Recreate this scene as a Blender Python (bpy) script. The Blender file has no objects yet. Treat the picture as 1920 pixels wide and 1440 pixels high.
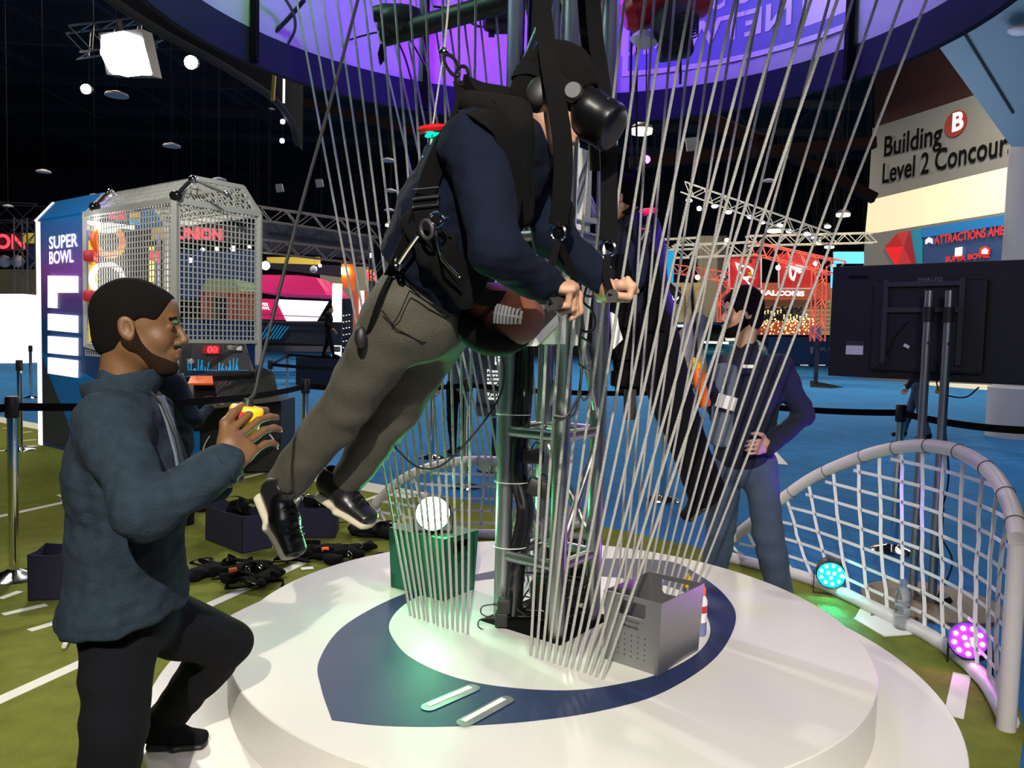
import bpy, bmesh, math, random
import numpy as np
from mathutils import Vector, Matrix
S = bpy.context.scene
COL = S.collection
rnd = random.Random(7)
# ------------------------------------------------------------------ camera
FPX = 1456.0; PITCH = math.radians(3.4537); ROLL = math.radians(1.4298); EYE = 1.6
_F = np.array([0, math.cos(PITCH), -math.sin(PITCH)]); _r0 = np.array([1.0, 0, 0]); _u0 = np.cross(_r0, _F)
_R = _r0*math.cos(ROLL)+_u0*math.sin(ROLL); _U = -_r0*math.sin(ROLL)+_u0*math.cos(ROLL)
cam = bpy.data.objects.new('camera', bpy.data.cameras.new('camera')); COL.objects.link(cam)
cam.data.sensor_width = 36; cam.data.lens = 36*FPX/1920; cam.data.clip_end = 300; cam.data.clip_start = .05
cam.matrix_world = Matrix(((_R[0], _U[0], -_F[0], 0), (_R[1], _U[1], -_F[1], 0), (_R[2], _U[2], -_F[2], EYE), (0, 0, 0, 1)))
S.camera = cam
S.view_settings.view_transform = 'Standard'; S.view_settings.look = 'None'; S.view_settings.gamma = 1
S.view_settings.use_curve_mapping = False; S.view_settings.exposure = 0.0
def ray(x, y): return _F+(x-960)/FPX*_R-(y-720)/FPX*_U
def G(x, y, z=0.0):                      # where the line of sight through a photo point meets the level z
    d = ray(x, y); t = (z-EYE)/d[2]; return Vector((d[0]*t, d[1]*t, z))
def P(x, y, Y):                          # ... meets the upright plane Y metres ahead
    d = ray(x, y); t = Y/d[1]; return Vector((d[0]*t, Y, EYE+d[2]*t))
# ------------------------------------------------------------------ world and lamps
W = bpy.data.worlds.new('hall_air'); S.world = W; W.use_nodes = True
W.node_tree.nodes['Background'].inputs[0].default_value = (.35, .42, .6, 1)
W.node_tree.nodes['Background'].inputs[1].default_value = .03
def aim(o, tgt):
    d = Vector(tgt)-o.location; o.rotation_euler = d.to_track_quat('-Z', 'Y').to_euler()
def lamp(name, kind, loc, power, col=(1, 1, 1), tgt=None, size=.2, angle=60, blend=.3):
    l = bpy.data.lights.new(name, kind); l.energy = power; l.color = col
    if kind == 'AREA': l.size = size
    else: l.shadow_soft_size = size
    if kind == 'SPOT': l.spot_size = math.radians(angle); l.spot_blend = blend
    o = bpy.data.objects.new(name, l); COL.objects.link(o); o.location = loc
    if tgt is not None: aim(o, tgt)
    return o
WARM = (1, .87, .66)
# hall high-bays (over the frame) that light the blue carpet and the turf
for i, (x, y) in enumerate([(-9, 9), (0, 14), (9, 12), (-14, 24), (2, 28), (16, 26), (-6, 42), (12, 44)]):
    lamp('high_bay_lamp', 'AREA', (x, y, 13.0), 330 if y < 20 else 1500, WARM if i % 2 else (1, .93, .82), (x, y, 0), 2.0)
# the floodlight on the truss at the left, the key lamps of the attraction and an added fill
lamp('flood_lamp_light', 'SPOT', (-4.35, 8.5, 4.9), 900, (1, .96, .86), (-.3, 3.4, .4), .10, 60, .4)
lamp('key_lamp', 'SPOT', (-.15, -1.9, 3.7), 1350, (1, .92, .80), (-.1, 3.2, .45), .035, 44, .3)
lamp('key_lamp', 'SPOT', (2.4, -.4, 4.6), 150, (1, .86, .62), (.6, 3.0, .3), .05, 50, .5)
lamp('added_fill', 'AREA', (1.0, -1.8, 4.2), 85, (.98, .97, .96), (.7, 3.5, 2.4), 1.2)  # soft light added at the front to brighten the ropes
lamp('purple_head', 'POINT', (.30, 4.25, 3.6), 42, (.17, .0, 1), None, .06)
lamp('purple_head', 'POINT', (-.22, 4.5, 3.45), 30, (.24, .0, 1), None, .06)
lamp('lavender_head', 'POINT', (1.3, 4.0, 3.75), 12, (.45, .38, 1), None, .1)
lamp('green_head', 'POINT', (-1.1, 3.6, 3.9), 22, (.5, 1, .62), None, .1)
lamp('blue_wash', 'SPOT', (2.55, 4.15, .5), 110, (.16, .03, 1), (1.55, 4.4, 1.15), .05, 45, .6)
lamp('blue_wash', 'SPOT', (1.75, 4.9, 2.2), 130, (.15, .03, 1), (.85, 4.3, 1.9), .05, 42, .6)

# ------------------------------------------------------------------ materials
def mat(name, col, rough=.6, metal=0, bump=0, bs=40, var=0, vs=6, emit=0, spec=.5, alpha=1, coat=0, trans=0, wave=None, sheen=0):
    m = bpy.data.materials.new(name); m.use_nodes = True
    n = m.node_tree; b = n.nodes['Principled BSDF']
    c = tuple(col)+(1,); b.inputs['Base Color'].default_value = c
    b.inputs['Roughness'].default_value = rough; b.inputs['Metallic'].default_value = metal
    b.inputs['Specular IOR Level'].default_value = spec; b.inputs['Alpha'].default_value = alpha
    b.inputs['Coat Weight'].default_value = coat; b.inputs['Transmission Weight'].default_value = trans
    if sheen: b.inputs['Sheen Weight'].default_value = sheen
    if emit: b.inputs['Emission Color'].default_value = c; b.inputs['Emission Strength'].default_value = emit
    tc = n.nodes.new('ShaderNodeTexCoord')
    if var:
        t = n.nodes.new('ShaderNodeTexNoise'); t.inputs['Scale'].default_value = vs; t.inputs['Detail'].default_value = 5
        n.links.new(tc.outputs['Object'], t.inputs['Vector'])
        mx = n.nodes.new('ShaderNodeMix'); mx.data_type = 'RGBA'
        mx.inputs[6].default_value = tuple(x*(1-var) for x in col)+(1,); mx.inputs[7].default_value = tuple(min(1, x*(1+var)) for x in col)+(1,)
        n.links.new(t.outputs['Fac'], mx.inputs[0]); n.links.new(mx.outputs[2], b.inputs['Base Color'])
    if bump:
        t = n.nodes.new('ShaderNodeTexNoise'); t.inputs['Scale'].default_value = bs; t.inputs['Detail'].default_value = 4
        if wave:
            t = n.nodes.new('ShaderNodeTexWave'); t.inputs['Scale'].default_value = bs; t.wave_type = 'BANDS'; t.bands_direction = wave; t.inputs['Distortion'].default_value = 1
        n.links.new(tc.outputs['Object'], t.inputs['Vector'])
        bp = n.nodes.new('ShaderNodeBump'); bp.inputs['Strength'].default_value = bump; bp.inputs['Distance'].default_value = .01
        n.links.new(t.outputs['Fac'], bp.inputs['Height']); n.links.new(bp.outputs[0], b.inputs['Normal'])
    return m
M = {}
def mm(k, *a, **kw): M[k] = mat(k, *a, **kw); return M[k]
mm('carpet', (.030, .165, .42), .95, bump=.6, bs=60, var=.35, vs=3, spec=.1)
mm('turf', (.19, .22, .038), .95, bump=1, bs=160, var=.35, vs=9, spec=.1)
mm('yardline', (.78, .8, .7), .9, bump=.5, bs=160)
mm('white_deck', (.70, .68, .64), .36, var=.02, vs=2)
mm('white_paint', (.8, .8, .8), .45)
mm('navy_vinyl', (.012, .024, .09), .5)
mm('ceiling_dark', (.06, .06, .068), 1, spec=.05)
mm('steel_dark', (.05, .05, .055), .55, .3)
mm('beam_dark', (.06, .06, .07), .9, spec=.1)
mm('beam_rust', (.018, .007, .006), .9, spec=.1)
mm('alu', (.42, .43, .43), .36, 1, bump=.05, bs=12)
mm('chrome', (.75, .75, .75), .1, 1)
mm('black', (.012, .012, .013), .5)
mm('black_matte', (.004, .004, .0045), .95, spec=.15)
mm('black_gloss', (.01, .01, .012), .15, coat=.5)
mm('rubber', (.02, .02, .02), .6)
mm('rope', (.92, .90, .83), .7, bump=1, bs=90, wave='Z')
mm('webbing', (.004, .004, .0045), .95, spec=.15, bump=.5, bs=300, wave='Z')
mm('canopy', (.46, .48, .50), .7, bump=.25, bs=3)
mm('canopy_band', (.006, .009, .035), .9)
mm('print_blue', (.18, .2, .42), .7)
mm('print_white', (.72, .70, .78), .7)
mm('bin_steel', (.30, .30, .31), .38, .75, bump=.05, bs=20)
mm('bin_dark', (.012, .012, .035), .9, bump=.3, bs=120)
mm('net_white', (.75, .76, .78), .6)
mm('tube_wrap', (.60, .57, .57), .4, bump=.4, bs=14)
mm('red', (.55, .02, .03), .5)
mm('red_gloss', (.5, .01, .015), .25, coat=.4)
mm('yellow', (.9, .52, .01), .38, coat=.2)
mm('orange', (.95, .16, .01), .4)
mm('cyan_panel', (.0, .36, .75), .5, emit=.25)
mm('blue_board', (.0, .15, .42), .5)
mm('paper', (.8, .8, .78), .7)
def emis(k, col, s): return mm(k, col, .5, emit=s)
emis('lamp_white', (1, .96, .88), 20); emis('lamp_hot', (1, .97, .9), 60); emis('lamp_yellow', (1, .8, .35), 22)
emis('led_green', (.28, 1, .48), 80); emis('green_lit_glow', (0, .9, .35), 3); emis('led_teal', (.10, 1, .95), 60)
emis('led_magenta', (1, .25, .85), 60); emis('led_violet', (.75, .1, 1), 30); emis('led_blue', (.10, .02, 1), .7); emis('led_teal_dim', (0, .5, .7), .45)
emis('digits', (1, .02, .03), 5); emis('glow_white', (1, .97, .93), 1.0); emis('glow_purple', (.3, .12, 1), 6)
# ------------------------------------------------------------------ mesh helpers
class MB:
    def __init__(s): s.v = []; s.f = []
    def add(s, v, f):
        n = len(s.v); s.v += [Vector(p) for p in v]; s.f += [tuple(i+n for i in q) for q in f]; return s
    def box(s, c, d, R=None, bev=0):
        c = Vector(c); x, y, z = d[0]/2, d[1]/2, d[2]/2
        if bev:
            b = min(bev, x*.99, y*.99, z*.99); bm = bmesh.new(); bmesh.ops.create_cube(bm, size=1)
            for v in bm.verts: v.co = Vector((v.co.x*2*x, v.co.y*2*y, v.co.z*2*z))
            bmesh.ops.bevel(bm, geom=bm.edges[:], offset=b, segments=2, profile=.5, affect='EDGES')
            bm.verts.index_update(); V = [v.co.copy() for v in bm.verts]; Fq = [tuple(v.index for v in f.verts) for f in bm.faces]; bm.free()
        else:
            V = [Vector((i*x, j*y, k*z)) for i in (-1, 1) for j in (-1, 1) for k in (-1, 1)]
            Fq = [(0, 1, 3, 2), (4, 6, 7, 5), (0, 4, 5, 1), (2, 3, 7, 6), (0, 2, 6, 4), (1, 5, 7, 3)]
        if R is not None: V = [R @ v for v in V]
        return s.add([v+c for v in V], Fq)
    def beam(s, a, b, w, h=None, up=(0, 0, 1)):
        a, b = Vector(a), Vector(b); h = h or w; z = (b-a).normalized(); u = Vector(up)
        if abs(u.dot(z)) > .98: u = Vector((1, 0, 0))
        x = u.cross(z).normalized(); y = z.cross(x)
        V = [p+x*i*w/2+y*j*h/2 for p in (a, b) for i, j in ((-1, -1), (1, -1), (1, 1), (-1, 1))]
        return s.add(V, [(0, 3, 2, 1), (4, 5, 6, 7), (0, 1, 5, 4), (1, 2, 6, 5), (2, 3, 7, 6), (3, 0, 4, 7)])
    def tube(s, pts, r, n=8, cap=True, closed=False):
        pts = [Vector(p) for p in pts]; k = len(pts); rr = r if isinstance(r, (list, tuple)) else [r]*k
        V = []; ref = None
        for i, p in enumerate(pts):
            if closed: t = pts[(i+1) % k]-pts[i-1]
            else: t = pts[min(i+1, k-1)]-pts[max(i-1, 0)]
            t.normalize()
            if ref is None: ref = Vector((0, 0, 1)) if abs(t.z) < .9 else Vector((1, 0, 0))
            x = (ref-t*ref.dot(t)).normalized(); ref = x; y = t.cross(x)
            V += [p+(x*math.cos(a)+y*math.sin(a))*rr[i] for a in [2*math.pi*j/n for j in range(n)]]
        Fq = []
        for i in range(k if closed else k-1):
            a = i*n; b = ((i+1) % k)*n
            Fq += [(a+j, a+(j+1) % n, b+(j+1) % n, b+j) for j in range(n)]
        if cap and not closed: Fq += [tuple(range(n-1, -1, -1)), tuple(range((k-1)*n, k*n))]
        return s.add(V, Fq)
    def cyl(s, a, b, r, r2=None, n=16): return s.tube([a, b], [r, r if r2 is None else r2], n)
    def lathe(s, c, prof, n=24, ax=(0, 0, 1)):
        q = Vector(ax).to_track_quat('Z', 'Y'); c = Vector(c); V = []; k = len(prof)
        for r, z in prof: V += [c+q @ Vector((r*math.cos(2*math.pi*j/n), r*math.sin(2*math.pi*j/n), z)) for j in range(n)]
        Fq = [(i*n+j, i*n+(j+1) % n, (i+1)*n+(j+1) % n, (i+1)*n+j) for i in range(k-1) for j in range(n)]
        Fq += [tuple(range(n-1, -1, -1)), tuple(range((k-1)*n, k*n))]
        return s.add(V, Fq)
    def ell(s, c, r, R=None, n=16, m=10):
        c = Vector(c); r = (r, r, r) if isinstance(r, (int, float)) else r; V = []; Fq = []
        for i in range(m+1):
            a = math.pi*i/m
            for j in range(n):
                b = 2*math.pi*j/n; p = Vector((r[0]*math.sin(a)*math.cos(b), r[1]*math.sin(a)*math.sin(b), r[2]*math.cos(a)))
                V.append(c+(R @ p if R is not None else p))
        for i in range(m):
            for j in range(n): Fq.append((i*n+j, (i+1)*n+j, (i+1)*n+(j+1) % n, i*n+(j+1) % n))
        return s.add(V, Fq)
    def poly(s, pts, off):                     # a prism: outline PTS swept by OFF
        pts = [Vector(p) for p in pts]; off = Vector(off); n = len(pts)
        s.add(pts+[p+off for p in pts], [tuple(range(n-1, -1, -1)), tuple(range(n, 2*n))]+[(i, (i+1) % n, n+(i+1) % n, n+i) for i in range(n)])
        return s
    def torus(s, c, R_, r, ax=(0, 0, 1), n=32, m=8, sx=1):
        q = Vector(ax).to_track_quat('Z', 'Y'); c = Vector(c)
        return s.tube([c+q @ Vector((R_*sx*math.cos(2*math.pi*i/n), R_*math.sin(2*math.pi*i/n), 0)) for i in range(n)], r, m, closed=True)
    def ribbon(s, pts, w, side, th=.003):
        pts = [Vector(p) for p in pts]; k = len(pts); V = []
        for i, p in enumerate(pts):
            t = (pts[min(i+1, k-1)]-pts[max(i-1, 0)]).normalized(); sd = Vector(side[i]) if isinstance(side, list) else Vector(side)
            x = (sd-t*sd.dot(t)).normalized(); y = t.cross(x)
            V += [p-x*w/2-y*th/2, p+x*w/2-y*th/2, p+x*w/2+y*th/2, p-x*w/2+y*th/2]
        Fq = [(i*4+j, i*4+(j+1) % 4, i*4+4+(j+1) % 4, i*4+4+j) for i in range(k-1) for j in range(4)]+[(3, 2, 1, 0), (k*4-4, k*4-3, k*4-2, k*4-1)]
        return s.add(V, Fq)
    def text(s, txt, o, ux, uy, size=1.0, ext=.003, bold=0.0, sx=1.0, al='LEFT', shear=0):
        c = bpy.data.curves.new('t', 'FONT'); c.body = txt; c.size = 1; c.extrude = 0; c.offset = bold; c.align_x = al; c.resolution_u = 3; c.shear = shear
        t = bpy.data.objects.new('t', c); COL.objects.link(t); bpy.context.view_layer.update()
        me = bpy.data.meshes.new_from_object(t.evaluated_get(bpy.context.evaluated_depsgraph_get()))
        o = Vector(o); ux = Vector(ux).normalized(); uy = Vector(uy).normalized(); nz = ux.cross(uy).normalized()
        V = [o+ux*v.co.x*size*sx+uy*v.co.y*size+nz*ext for v in me.vertices]
        s.add(V, [tuple(p.vertices) for p in me.polygons])
        bpy.data.objects.remove(t); bpy.data.curves.remove(c); bpy.data.meshes.remove(me); return s
    def build(s, name, m, parent=None, smooth=False, origin=None, auto=None, mods=()):
        me = bpy.data.meshes.new(name)
        if parent is not None: org = wpos(parent)
        elif origin is not None: org = Vector(origin)
        else:
            a = np.array([tuple(v) for v in s.v]); org = Vector(((a[:, 0].min()+a[:, 0].max())/2, (a[:, 1].min()+a[:, 1].max())/2, a[:, 2].min()))
        me.from_pydata([tuple(v-org) for v in s.v], [], s.f); me.validate()
        if not isinstance(m, (list, tuple)): m = [m]
        for q in m: me.materials.append(M[q] if isinstance(q, str) else q)
        bm = bmesh.new(); bm.from_mesh(me); bmesh.ops.recalc_face_normals(bm, faces=bm.faces); bm.to_mesh(me); bm.free()
        o = bpy.data.objects.new(name, me); COL.objects.link(o)
        if smooth:
            me.polygons.foreach_set('use_smooth', [True]*len(me.polygons))
            me.set_sharp_from_angle(angle=math.radians(auto or 40))
        if parent is not None: o.parent = parent
        else: o.location = org
        return o
def wpos(o):
    p = Vector(o.location)
    while o.parent: o = o.parent; p = p+Vector(o.location)
    return p
def tag(o, label=None, cat=None, group=None, kind=None):
    if label: o['label'] = label
    if cat: o['category'] = cat
    if group: o['group'] = group
    if kind: o['kind'] = kind
    return o
def thing(name, loc, label, cat, group=None):
    o = bpy.data.objects.new(name, None); COL.objects.link(o); o.location = loc; o.empty_display_size = .1
    return tag(o, label, cat, group)
def copy_tree(o, parent=None):
    c = o.copy(); COL.objects.link(c); c.parent = parent
    for ch in list(o.children): copy_tree(ch, c)
    return c
def struct(o): o['kind'] = 'structure'; return o
def smooth_pts(pts, n=8, closed=False):        # Catmull-Rom through the points
    p = [Vector(q) for q in pts]; k = len(p); out = []
    rng = range(k) if closed else range(k-1)
    for i in rng:
        a = p[(i-1) % k] if closed or i > 0 else p[0]*2-p[1]; b = p[i]; c = p[(i+1) % k]; d = p[(i+2) % k] if closed or i+2 < k else p[-1]*2-p[-2]
        for j in range(n):
            t = j/n; out.append(.5*((2*b)+(c-a)*t+(2*a-5*b+4*c-d)*t*t+(3*b-a-3*c+d)*t**3))
    if not closed: out.append(p[-1])
    return out
# ------------------------------------------------------------------ setting
CX, CY = .179, 3.341                     # centre of the round platform
C0 = Vector((CX, CY, 0)); UA = Vector((.79618, -.60506, 0)); NA = Vector((-.60506, -.79618, 0))   # along / towards the near side
Z1, Z2, R1, R2 = .367, .187, 1.317, 1.611
struct(MB().box((0, 30, -.02), (110, 100, .04)).build('floor', 'carpet'))
struct(MB().box((0, 30, 17.5), (110, 100, .1)).build('ceiling', 'ceiling_dark'))
# turf, its border stripe and the yard lines, all on the hall floor
e0 = Vector((-8.69, 13.13, .004)); e1 = Vector((-1.33, 8.0, .004)); td = (e1-e0).normalized(); tn = Vector((-td.y, td.x, 0))
if tn.y > 0: tn = -tn
tb = e0-td*6; te = e1+td*.6
arc = smooth_pts([te, (.2, 7.0, .004), (1.5, 5.9, .004), (2.1, 5.15, .004), (2.33, 4.3, .004), (2.36, 3.6, .004), (2.2, 3.2, .004), (1.9, 2.75, .004), (1.55, 2.0, .004), (.8, 1.2, .004), (-1, .3, .004), (-3, 0, .004)], 5)
tp = [tb]+arc+[tb+tn*14]
struct(MB().poly(tp, (0, 0, .008)).build('floor', 'turf'))
ln = MB(); ZL = .013
def stripe(a, b, w, z=ZL):
    a = Vector((a[0], a[1], z)); b = Vector((b[0], b[1], z)); t = (b-a).normalized(); x = Vector((-t.y, t.x, 0))*w/2
    ln.poly([a-x, b-x, b+x, a+x], (0, 0, .002))
stripe(tb+tn*.1, te+tn*.1, .34)
yd = Vector((.35, 1, 0)).normalized()
def yl(px, py, l0, l1, w=.07):
    q = G(px, py); stripe(q+yd*l0, q+yd*l1, w)
yl(60, 958, -1.5, 3.2); yl(75, 1284, -1.2, 2.0); yl(40, 842, -1.5, 1.6); yl(330, 1208, -.1, .35)
for a, b in (((0, 1127), (38, 1113)), ((5, 1157), (87, 1138)), ((55, 1187), (128, 1165)), ((5, 805), (40, 802)), ((14, 815), (60, 811)), ((33, 829), (68, 826)), ((50, 838), (74, 837))):
    stripe(G(*a), G(*b), .05)
yl(470, 895, -.3, .9, .06); yl(480, 888, 0, .8, .06); yl(700, 935, -.3, .5, .05)
stripe((2.23, 3.7), (1.94, 3.26), .075); stripe((2.06, 4.42), (2.25, 4.72), .07)
for a, b in (((112, 930), (128, 938)), ((120, 942), (132, 936))): stripe(G(*a), G(*b), .06)
tag(ln.build('floor', 'yardline'), 'white yard lines and border stripe on the green turf')['kind'] = 'structure'
# a big yard-number fragment and white carpet marks far off
for k, (a, b, c) in enumerate((((1450, 862), (1500, 860), (1478, 876)), ((1530, 720), (1580, 725), (1535, 712)))):
    pass
struct(MB().poly([G(1519, 713, .003), G(1583, 726, .003), G(1560, 728, .003), G(1519, 726, .003)], (0, 0, .004)).build('floor', 'black_matte'))
struct(MB().poly([G(1447, 838, .003), G(1478, 872, .003), G(1445, 870, .003)], (0, 0, .004)).build('floor', 'print_white'))
# dark ceiling steel: long beams and slanting braces
cb = MB()
for y in range(8, 62, 6): cb.beam((-50, y, 15.5), (50, y+3, 15.5), .25, .45)
for x in range(-40, 44, 9): cb.beam((x, 4, 16.2), (x+6, 70, 16.2), .3, .3)
for x in range(-36, 40, 6):
    for y in range(10, 55, 9): cb.beam((x, y, 16.5), (x+3, y+5, 15), .12)
struct(cb.build('ceiling', 'beam_dark'))
rb = MB(); rb.beam(P(1265, 195, 16), P(1425, 265, 14.5), .2, .25); rb.beam(P(1425, 265, 14.5), P(1430, 285, 14.5), .3, .3); rb.beam(P(1180, 305, 18), P(1640, 268, 18), .22, .25); rb.beam(P(1480, 290, 20), P(1640, 372, 20), .2, .25); rb.beam(P(560, 190, 16), P(790, 250, 16), .12, .16)
struct(rb.build('ceiling', 'beam_rust'))
wl = MB(); wl.box((0, 79, 8.8), (110, .2, 17.6)); struct(wl.build('wall_back', 'ceiling_dark'))
# ------------------------------------------------------------------ the round platform
pf = thing('round_platform', (CX, CY, 0), 'round white two-step platform with navy oval and two slots, under the truss tower', 'platform')
def disc(r, z0, z1, n=128):
    return MB().lathe((CX, CY, 0), [(r, z0), (r, z1-.004), (r-.004, z1)], n)
disc(R2, 0, Z2).build('lower_step', 'white_deck', pf, smooth=True)
disc(R1, Z2, Z1).build('upper_deck', 'white_deck', pf, smooth=True)
nav = smooth_pts([G(622, 1350, Z1), G(602, 1290, Z1), G(598, 1240, Z1), G(640, 1178, Z1), G(720, 1130, Z1), G(800, 1100, Z1), G(890, 1078, Z1), G(1000, 1058, Z1), G(1120, 1048, Z1), G(1250, 1052, Z1), G(1310, 1078, Z1), G(1358, 1115, Z1), G(1380, 1160, Z1), G(1345, 1230, Z1), G(1250, 1295, Z1), G(1140, 1330, Z1), G(1000, 1352, Z1), G(850, 1362, Z1), G(720, 1361, Z1), G(624, 1351, Z1)], 6)
MB().poly(nav, (0, 0, .0015)).build('navy_oval', 'navy_vinyl', pf)
wh = smooth_pts([G(730, 1170, Z1), G(745, 1210, Z1), G(780, 1240, Z1), G(850, 1270, Z1), G(940, 1288, Z1), G(1060, 1295, Z1), G(1150, 1285, Z1), G(1240, 1262, Z1), G(1315, 1218, Z1), G(1330, 1170, Z1), G(1290, 1115, Z1), G(1190, 1088, Z1), G(1060, 1080, Z1), G(930, 1086, Z1), G(830, 1103, Z1), G(765, 1130, Z1)], 6, True)
MB().poly([p+Vector((0, 0, .0015)) for p in wh], (0, 0, .0015)).build('white_oval', 'white_deck', pf)
for a, b in ((G(805, 1327, Z1), G(885, 1292, Z1)), (G(872, 1356, Z1), G(948, 1314, Z1))):
    t = (b-a).normalized(); x = Vector((-t.y, t.x, 0)); w = .028; o = Vector((0, 0, .0035)); out = []
    for c, s0 in ((b, 0), (a, math.pi)):
        for k in range(9): q = -math.pi/2+s0+math.pi*k/8; out.append(c+t*math.cos(q)*w+x*math.sin(q)*w+o)
    sl = MB().poly(out, (0, 0, .001)).build('foot_slot', 'bin_steel', pf)
    sl['label'] = 'recessed slot in the navy oval'
    MB().beam(a+o+x*.008, b+o+x*.008, .02, .006).build('slot_bar', 'white_paint', sl)
# black well under the tower
q = [C0+UA*i*.21+NA*j*.21+Vector((0, 0, Z1+.003)) for i, j in ((-1, -1), (1, -1), (1, 1), (-1, 1))]
MB().poly(q, (0, 0, .002)).build('cable_well', 'black_matte', pf)
# ------------------------------------------------------------------ truss tower
tt = thing('truss_tower', (CX, CY, Z1+.005), 'tall square aluminium truss tower rising from the platform centre into the canopy', 'truss')
hw = .142; TC = [C0+UA*i*hw+NA*j*hw for i, j in ((-1, 1), (1, 1), (1, -1), (-1, -1))]
for c in TC:
    MB().cyl((c.x, c.y, Z1+.005), (c.x, c.y, 4.35), .036, n=20).build('chord_tube', 'alu', tt, smooth=True)
    MB().lathe((c.x, c.y, 2.45), [(.036, -.03), (.047, -.025), (.047, .025), (.036, .03)], 20).build('chord_joint', 'alu', tt, smooth=True)
for z in (.66, 1.2, 2.02, 2.62, 3.2, 3.8):
    for i in range(4):
        a, b = TC[i], TC[(i+1) % 4]
        MB().cyl((a.x, a.y, z), (b.x, b.y, z), .025, n=14).build('rung', 'alu', tt, smooth=True)
for z0, z1 in ((1.95, 1.25), (.7, 1.15), (2.05, 2.6), (2.65, 3.15), (3.25, 3.75)):
    for i in range(4):
        a, b = TC[i], TC[(i+1) % 4]
        if z0 == .7 and i in (0,): continue
        if z0 == 1.95 and i == 0: continue
        MB().cyl((a.x, a.y, z0), (b.x, b.y, z1), .017, n=12).build('brace', 'alu', tt, smooth=True)
# ------------------------------------------------------------------ ropes: four fans of 13
A_b = [(770, 1155), (778, 1158), (787, 1161), (796, 1163), (803, 1166), (814, 1169), (821, 1173), (831, 1176), (839, 1179), (849, 1181), (858, 1184), (868, 1186), (877, 1189)]
A_t = [556, 580, 605, 631, 657, 683, 713, 740, 769, 798, 830, 860, 892]
B_b = [(995, 1229), (1006, 1232), (1017, 1236), (1028, 1239), (1039, 1243), (1050, 1246), (1061, 1251), (1072, 1254), (1083, 1258), (1096, 1262), (1107, 1266), (1118, 1270), (1130, 1274)]
B_t = [1057, 1094, 1132, 1171, 1210, 1251, 1294, 1336, 1378, 1425, 1472, 1520, 1570]
TIL = -.15
NTH = ['first', 'second', 'third', 'fourth', 'fifth', 'sixth', 'seventh', 'eighth', 'ninth', 'tenth', 'eleventh', 'twelfth', 'last']
aN = NA.dot(G(770, 1155, Z1)-C0)
def rope_line(bpx, tx):
    b = G(bpx[0], bpx[1], Z1+.003); d = ray(tx, 0); dn = d[0]*NA.x+d[1]*NA.y
    t = (aN+TIL+NA.dot(C0))/dn; m = Vector((d[0]*t, d[1]*t, EYE+d[2]*t))
    return b, b+(m-b)*((4.2-b.z)/(m.z-b.z))
def rope(b, t, label, group, seed):
    r = random.Random(seed); pts = [b.lerp(t, k/14) for k in range(15)]
    o = MB().tube(pts, .0056, 6).build('rope', 'rope', smooth=True, auto=80)
    return tag(o, label, 'rope', group)
def mir(p): return Vector((2*CX-p.x, 2*CY-p.y, p.z))
for k in range(13):
    for nm, bb, tx, fr, bk in (('A', A_b, A_t, 'near left', 'far right'), ('B', B_b, B_t, 'near right', 'far left')):
        b, t = rope_line(bb[k], tx[k])
        rope(b, t, f'white rope, {NTH[k]} from the left in the {fr} fan before the tower', f'ropes of the {fr} fan', k)
        o2 = 12-k
        rope(mir(b), mir(t), f'white rope, {NTH[o2]} from the left in the {bk} fan behind the tower', f'ropes of the {bk} fan', k+50)
# ------------------------------------------------------------------ round fabric canopy
can = thing('fabric_canopy', (CX, CY, 3.0), 'round translucent fabric drum hanging above the tower, purple lit, logo seen from inside', 'canopy')
RC, HC = 1.78, 3.16
def ringstrip(r, z0, z1, n=96, th=.01, a0=0, a1=2*math.pi, rip=0):
    b = MB(); V = []; k = n+1
    for i in range(k):
        a = a0+(a1-a0)*i/n
        for rr, z in ((r, z0), (r, z1), (r+th, z1), (r+th, z0)):
            q = rr+rip*math.sin(a*23)*(z-HC)*.03; V.append((CX+q*math.cos(a), CY+q*math.sin(a), z))
    Fq = [(i*4+j, i*4+(j+1) % 4, i*4+4+(j+1) % 4, i*4+4+j) for i in range(n) for j in range(4)]
    return b.add(V, Fq)
ringstrip(RC, HC, 4.5, rip=1).build('fabric_wall', 'canopy', can, smooth=True)
ringstrip(RC-.01, 2.99, HC+.01, th=.035).build('lower_band', 'canopy_band', can, smooth=True)
def cyl_map(mb, a_mid, r):               # wraps flat lettering (x across, z up) on the inner side of the drum, mirrored as seen from inside
    for i, v in enumerate(mb.v):
        a = a_mid+v.x/r; mb.v[i] = Vector((CX+(r-v.y)*math.cos(a), CY+(r-v.y)*math.sin(a), v.z))
    return mb
def ang(px, py):                          # bearing on the drum of a photo point
    d = ray(px, py); ox, oy = -CX, -CY; A = d[0]**2+d[1]**2; B = 2*(ox*d[0]+oy*d[1]); Cc = ox*ox+oy*oy-RC*RC
    t = (-B+math.sqrt(B*B-4*A*Cc))/(2*A); return math.atan2(d[1]*t-CY, d[0]*t-CX), EYE+d[2]*t
a_l, z_l = ang(1190, 145); a_r, z_r = ang(1600, 40)
def panel(a0, a1, z0, z1, name, m, r):
    return ringstrip(r, z0, z1, 24, .002, a0, a1).build(name, m, can, smooth=True)
aR0 = ang(1588, 60)[0]; aL0 = ang(1178, 120)[0]
panel(aR0, aL0, 3.30, 4.2, 'printed_panel', 'print_blue', RC-.012)
panel(aR0, aL0, 3.27, 3.30, 'panel_border', 'print_white', RC-.014)
panel(aL0, aL0+.02, 3.27, 4.2, 'panel_border', 'print_white', RC-.014)
panel(aR0, ang(1505, 60)[0], 3.36, 4.2, 'printed_panel', 'print_white', RC-.014)
aN0, zN = ang(1490, 45); t = MB()
t.text('NETWORK', (0, 0, 0), (1, 0, 0), (0, 0, 1), .21, 0, .02, 1.12)
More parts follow.
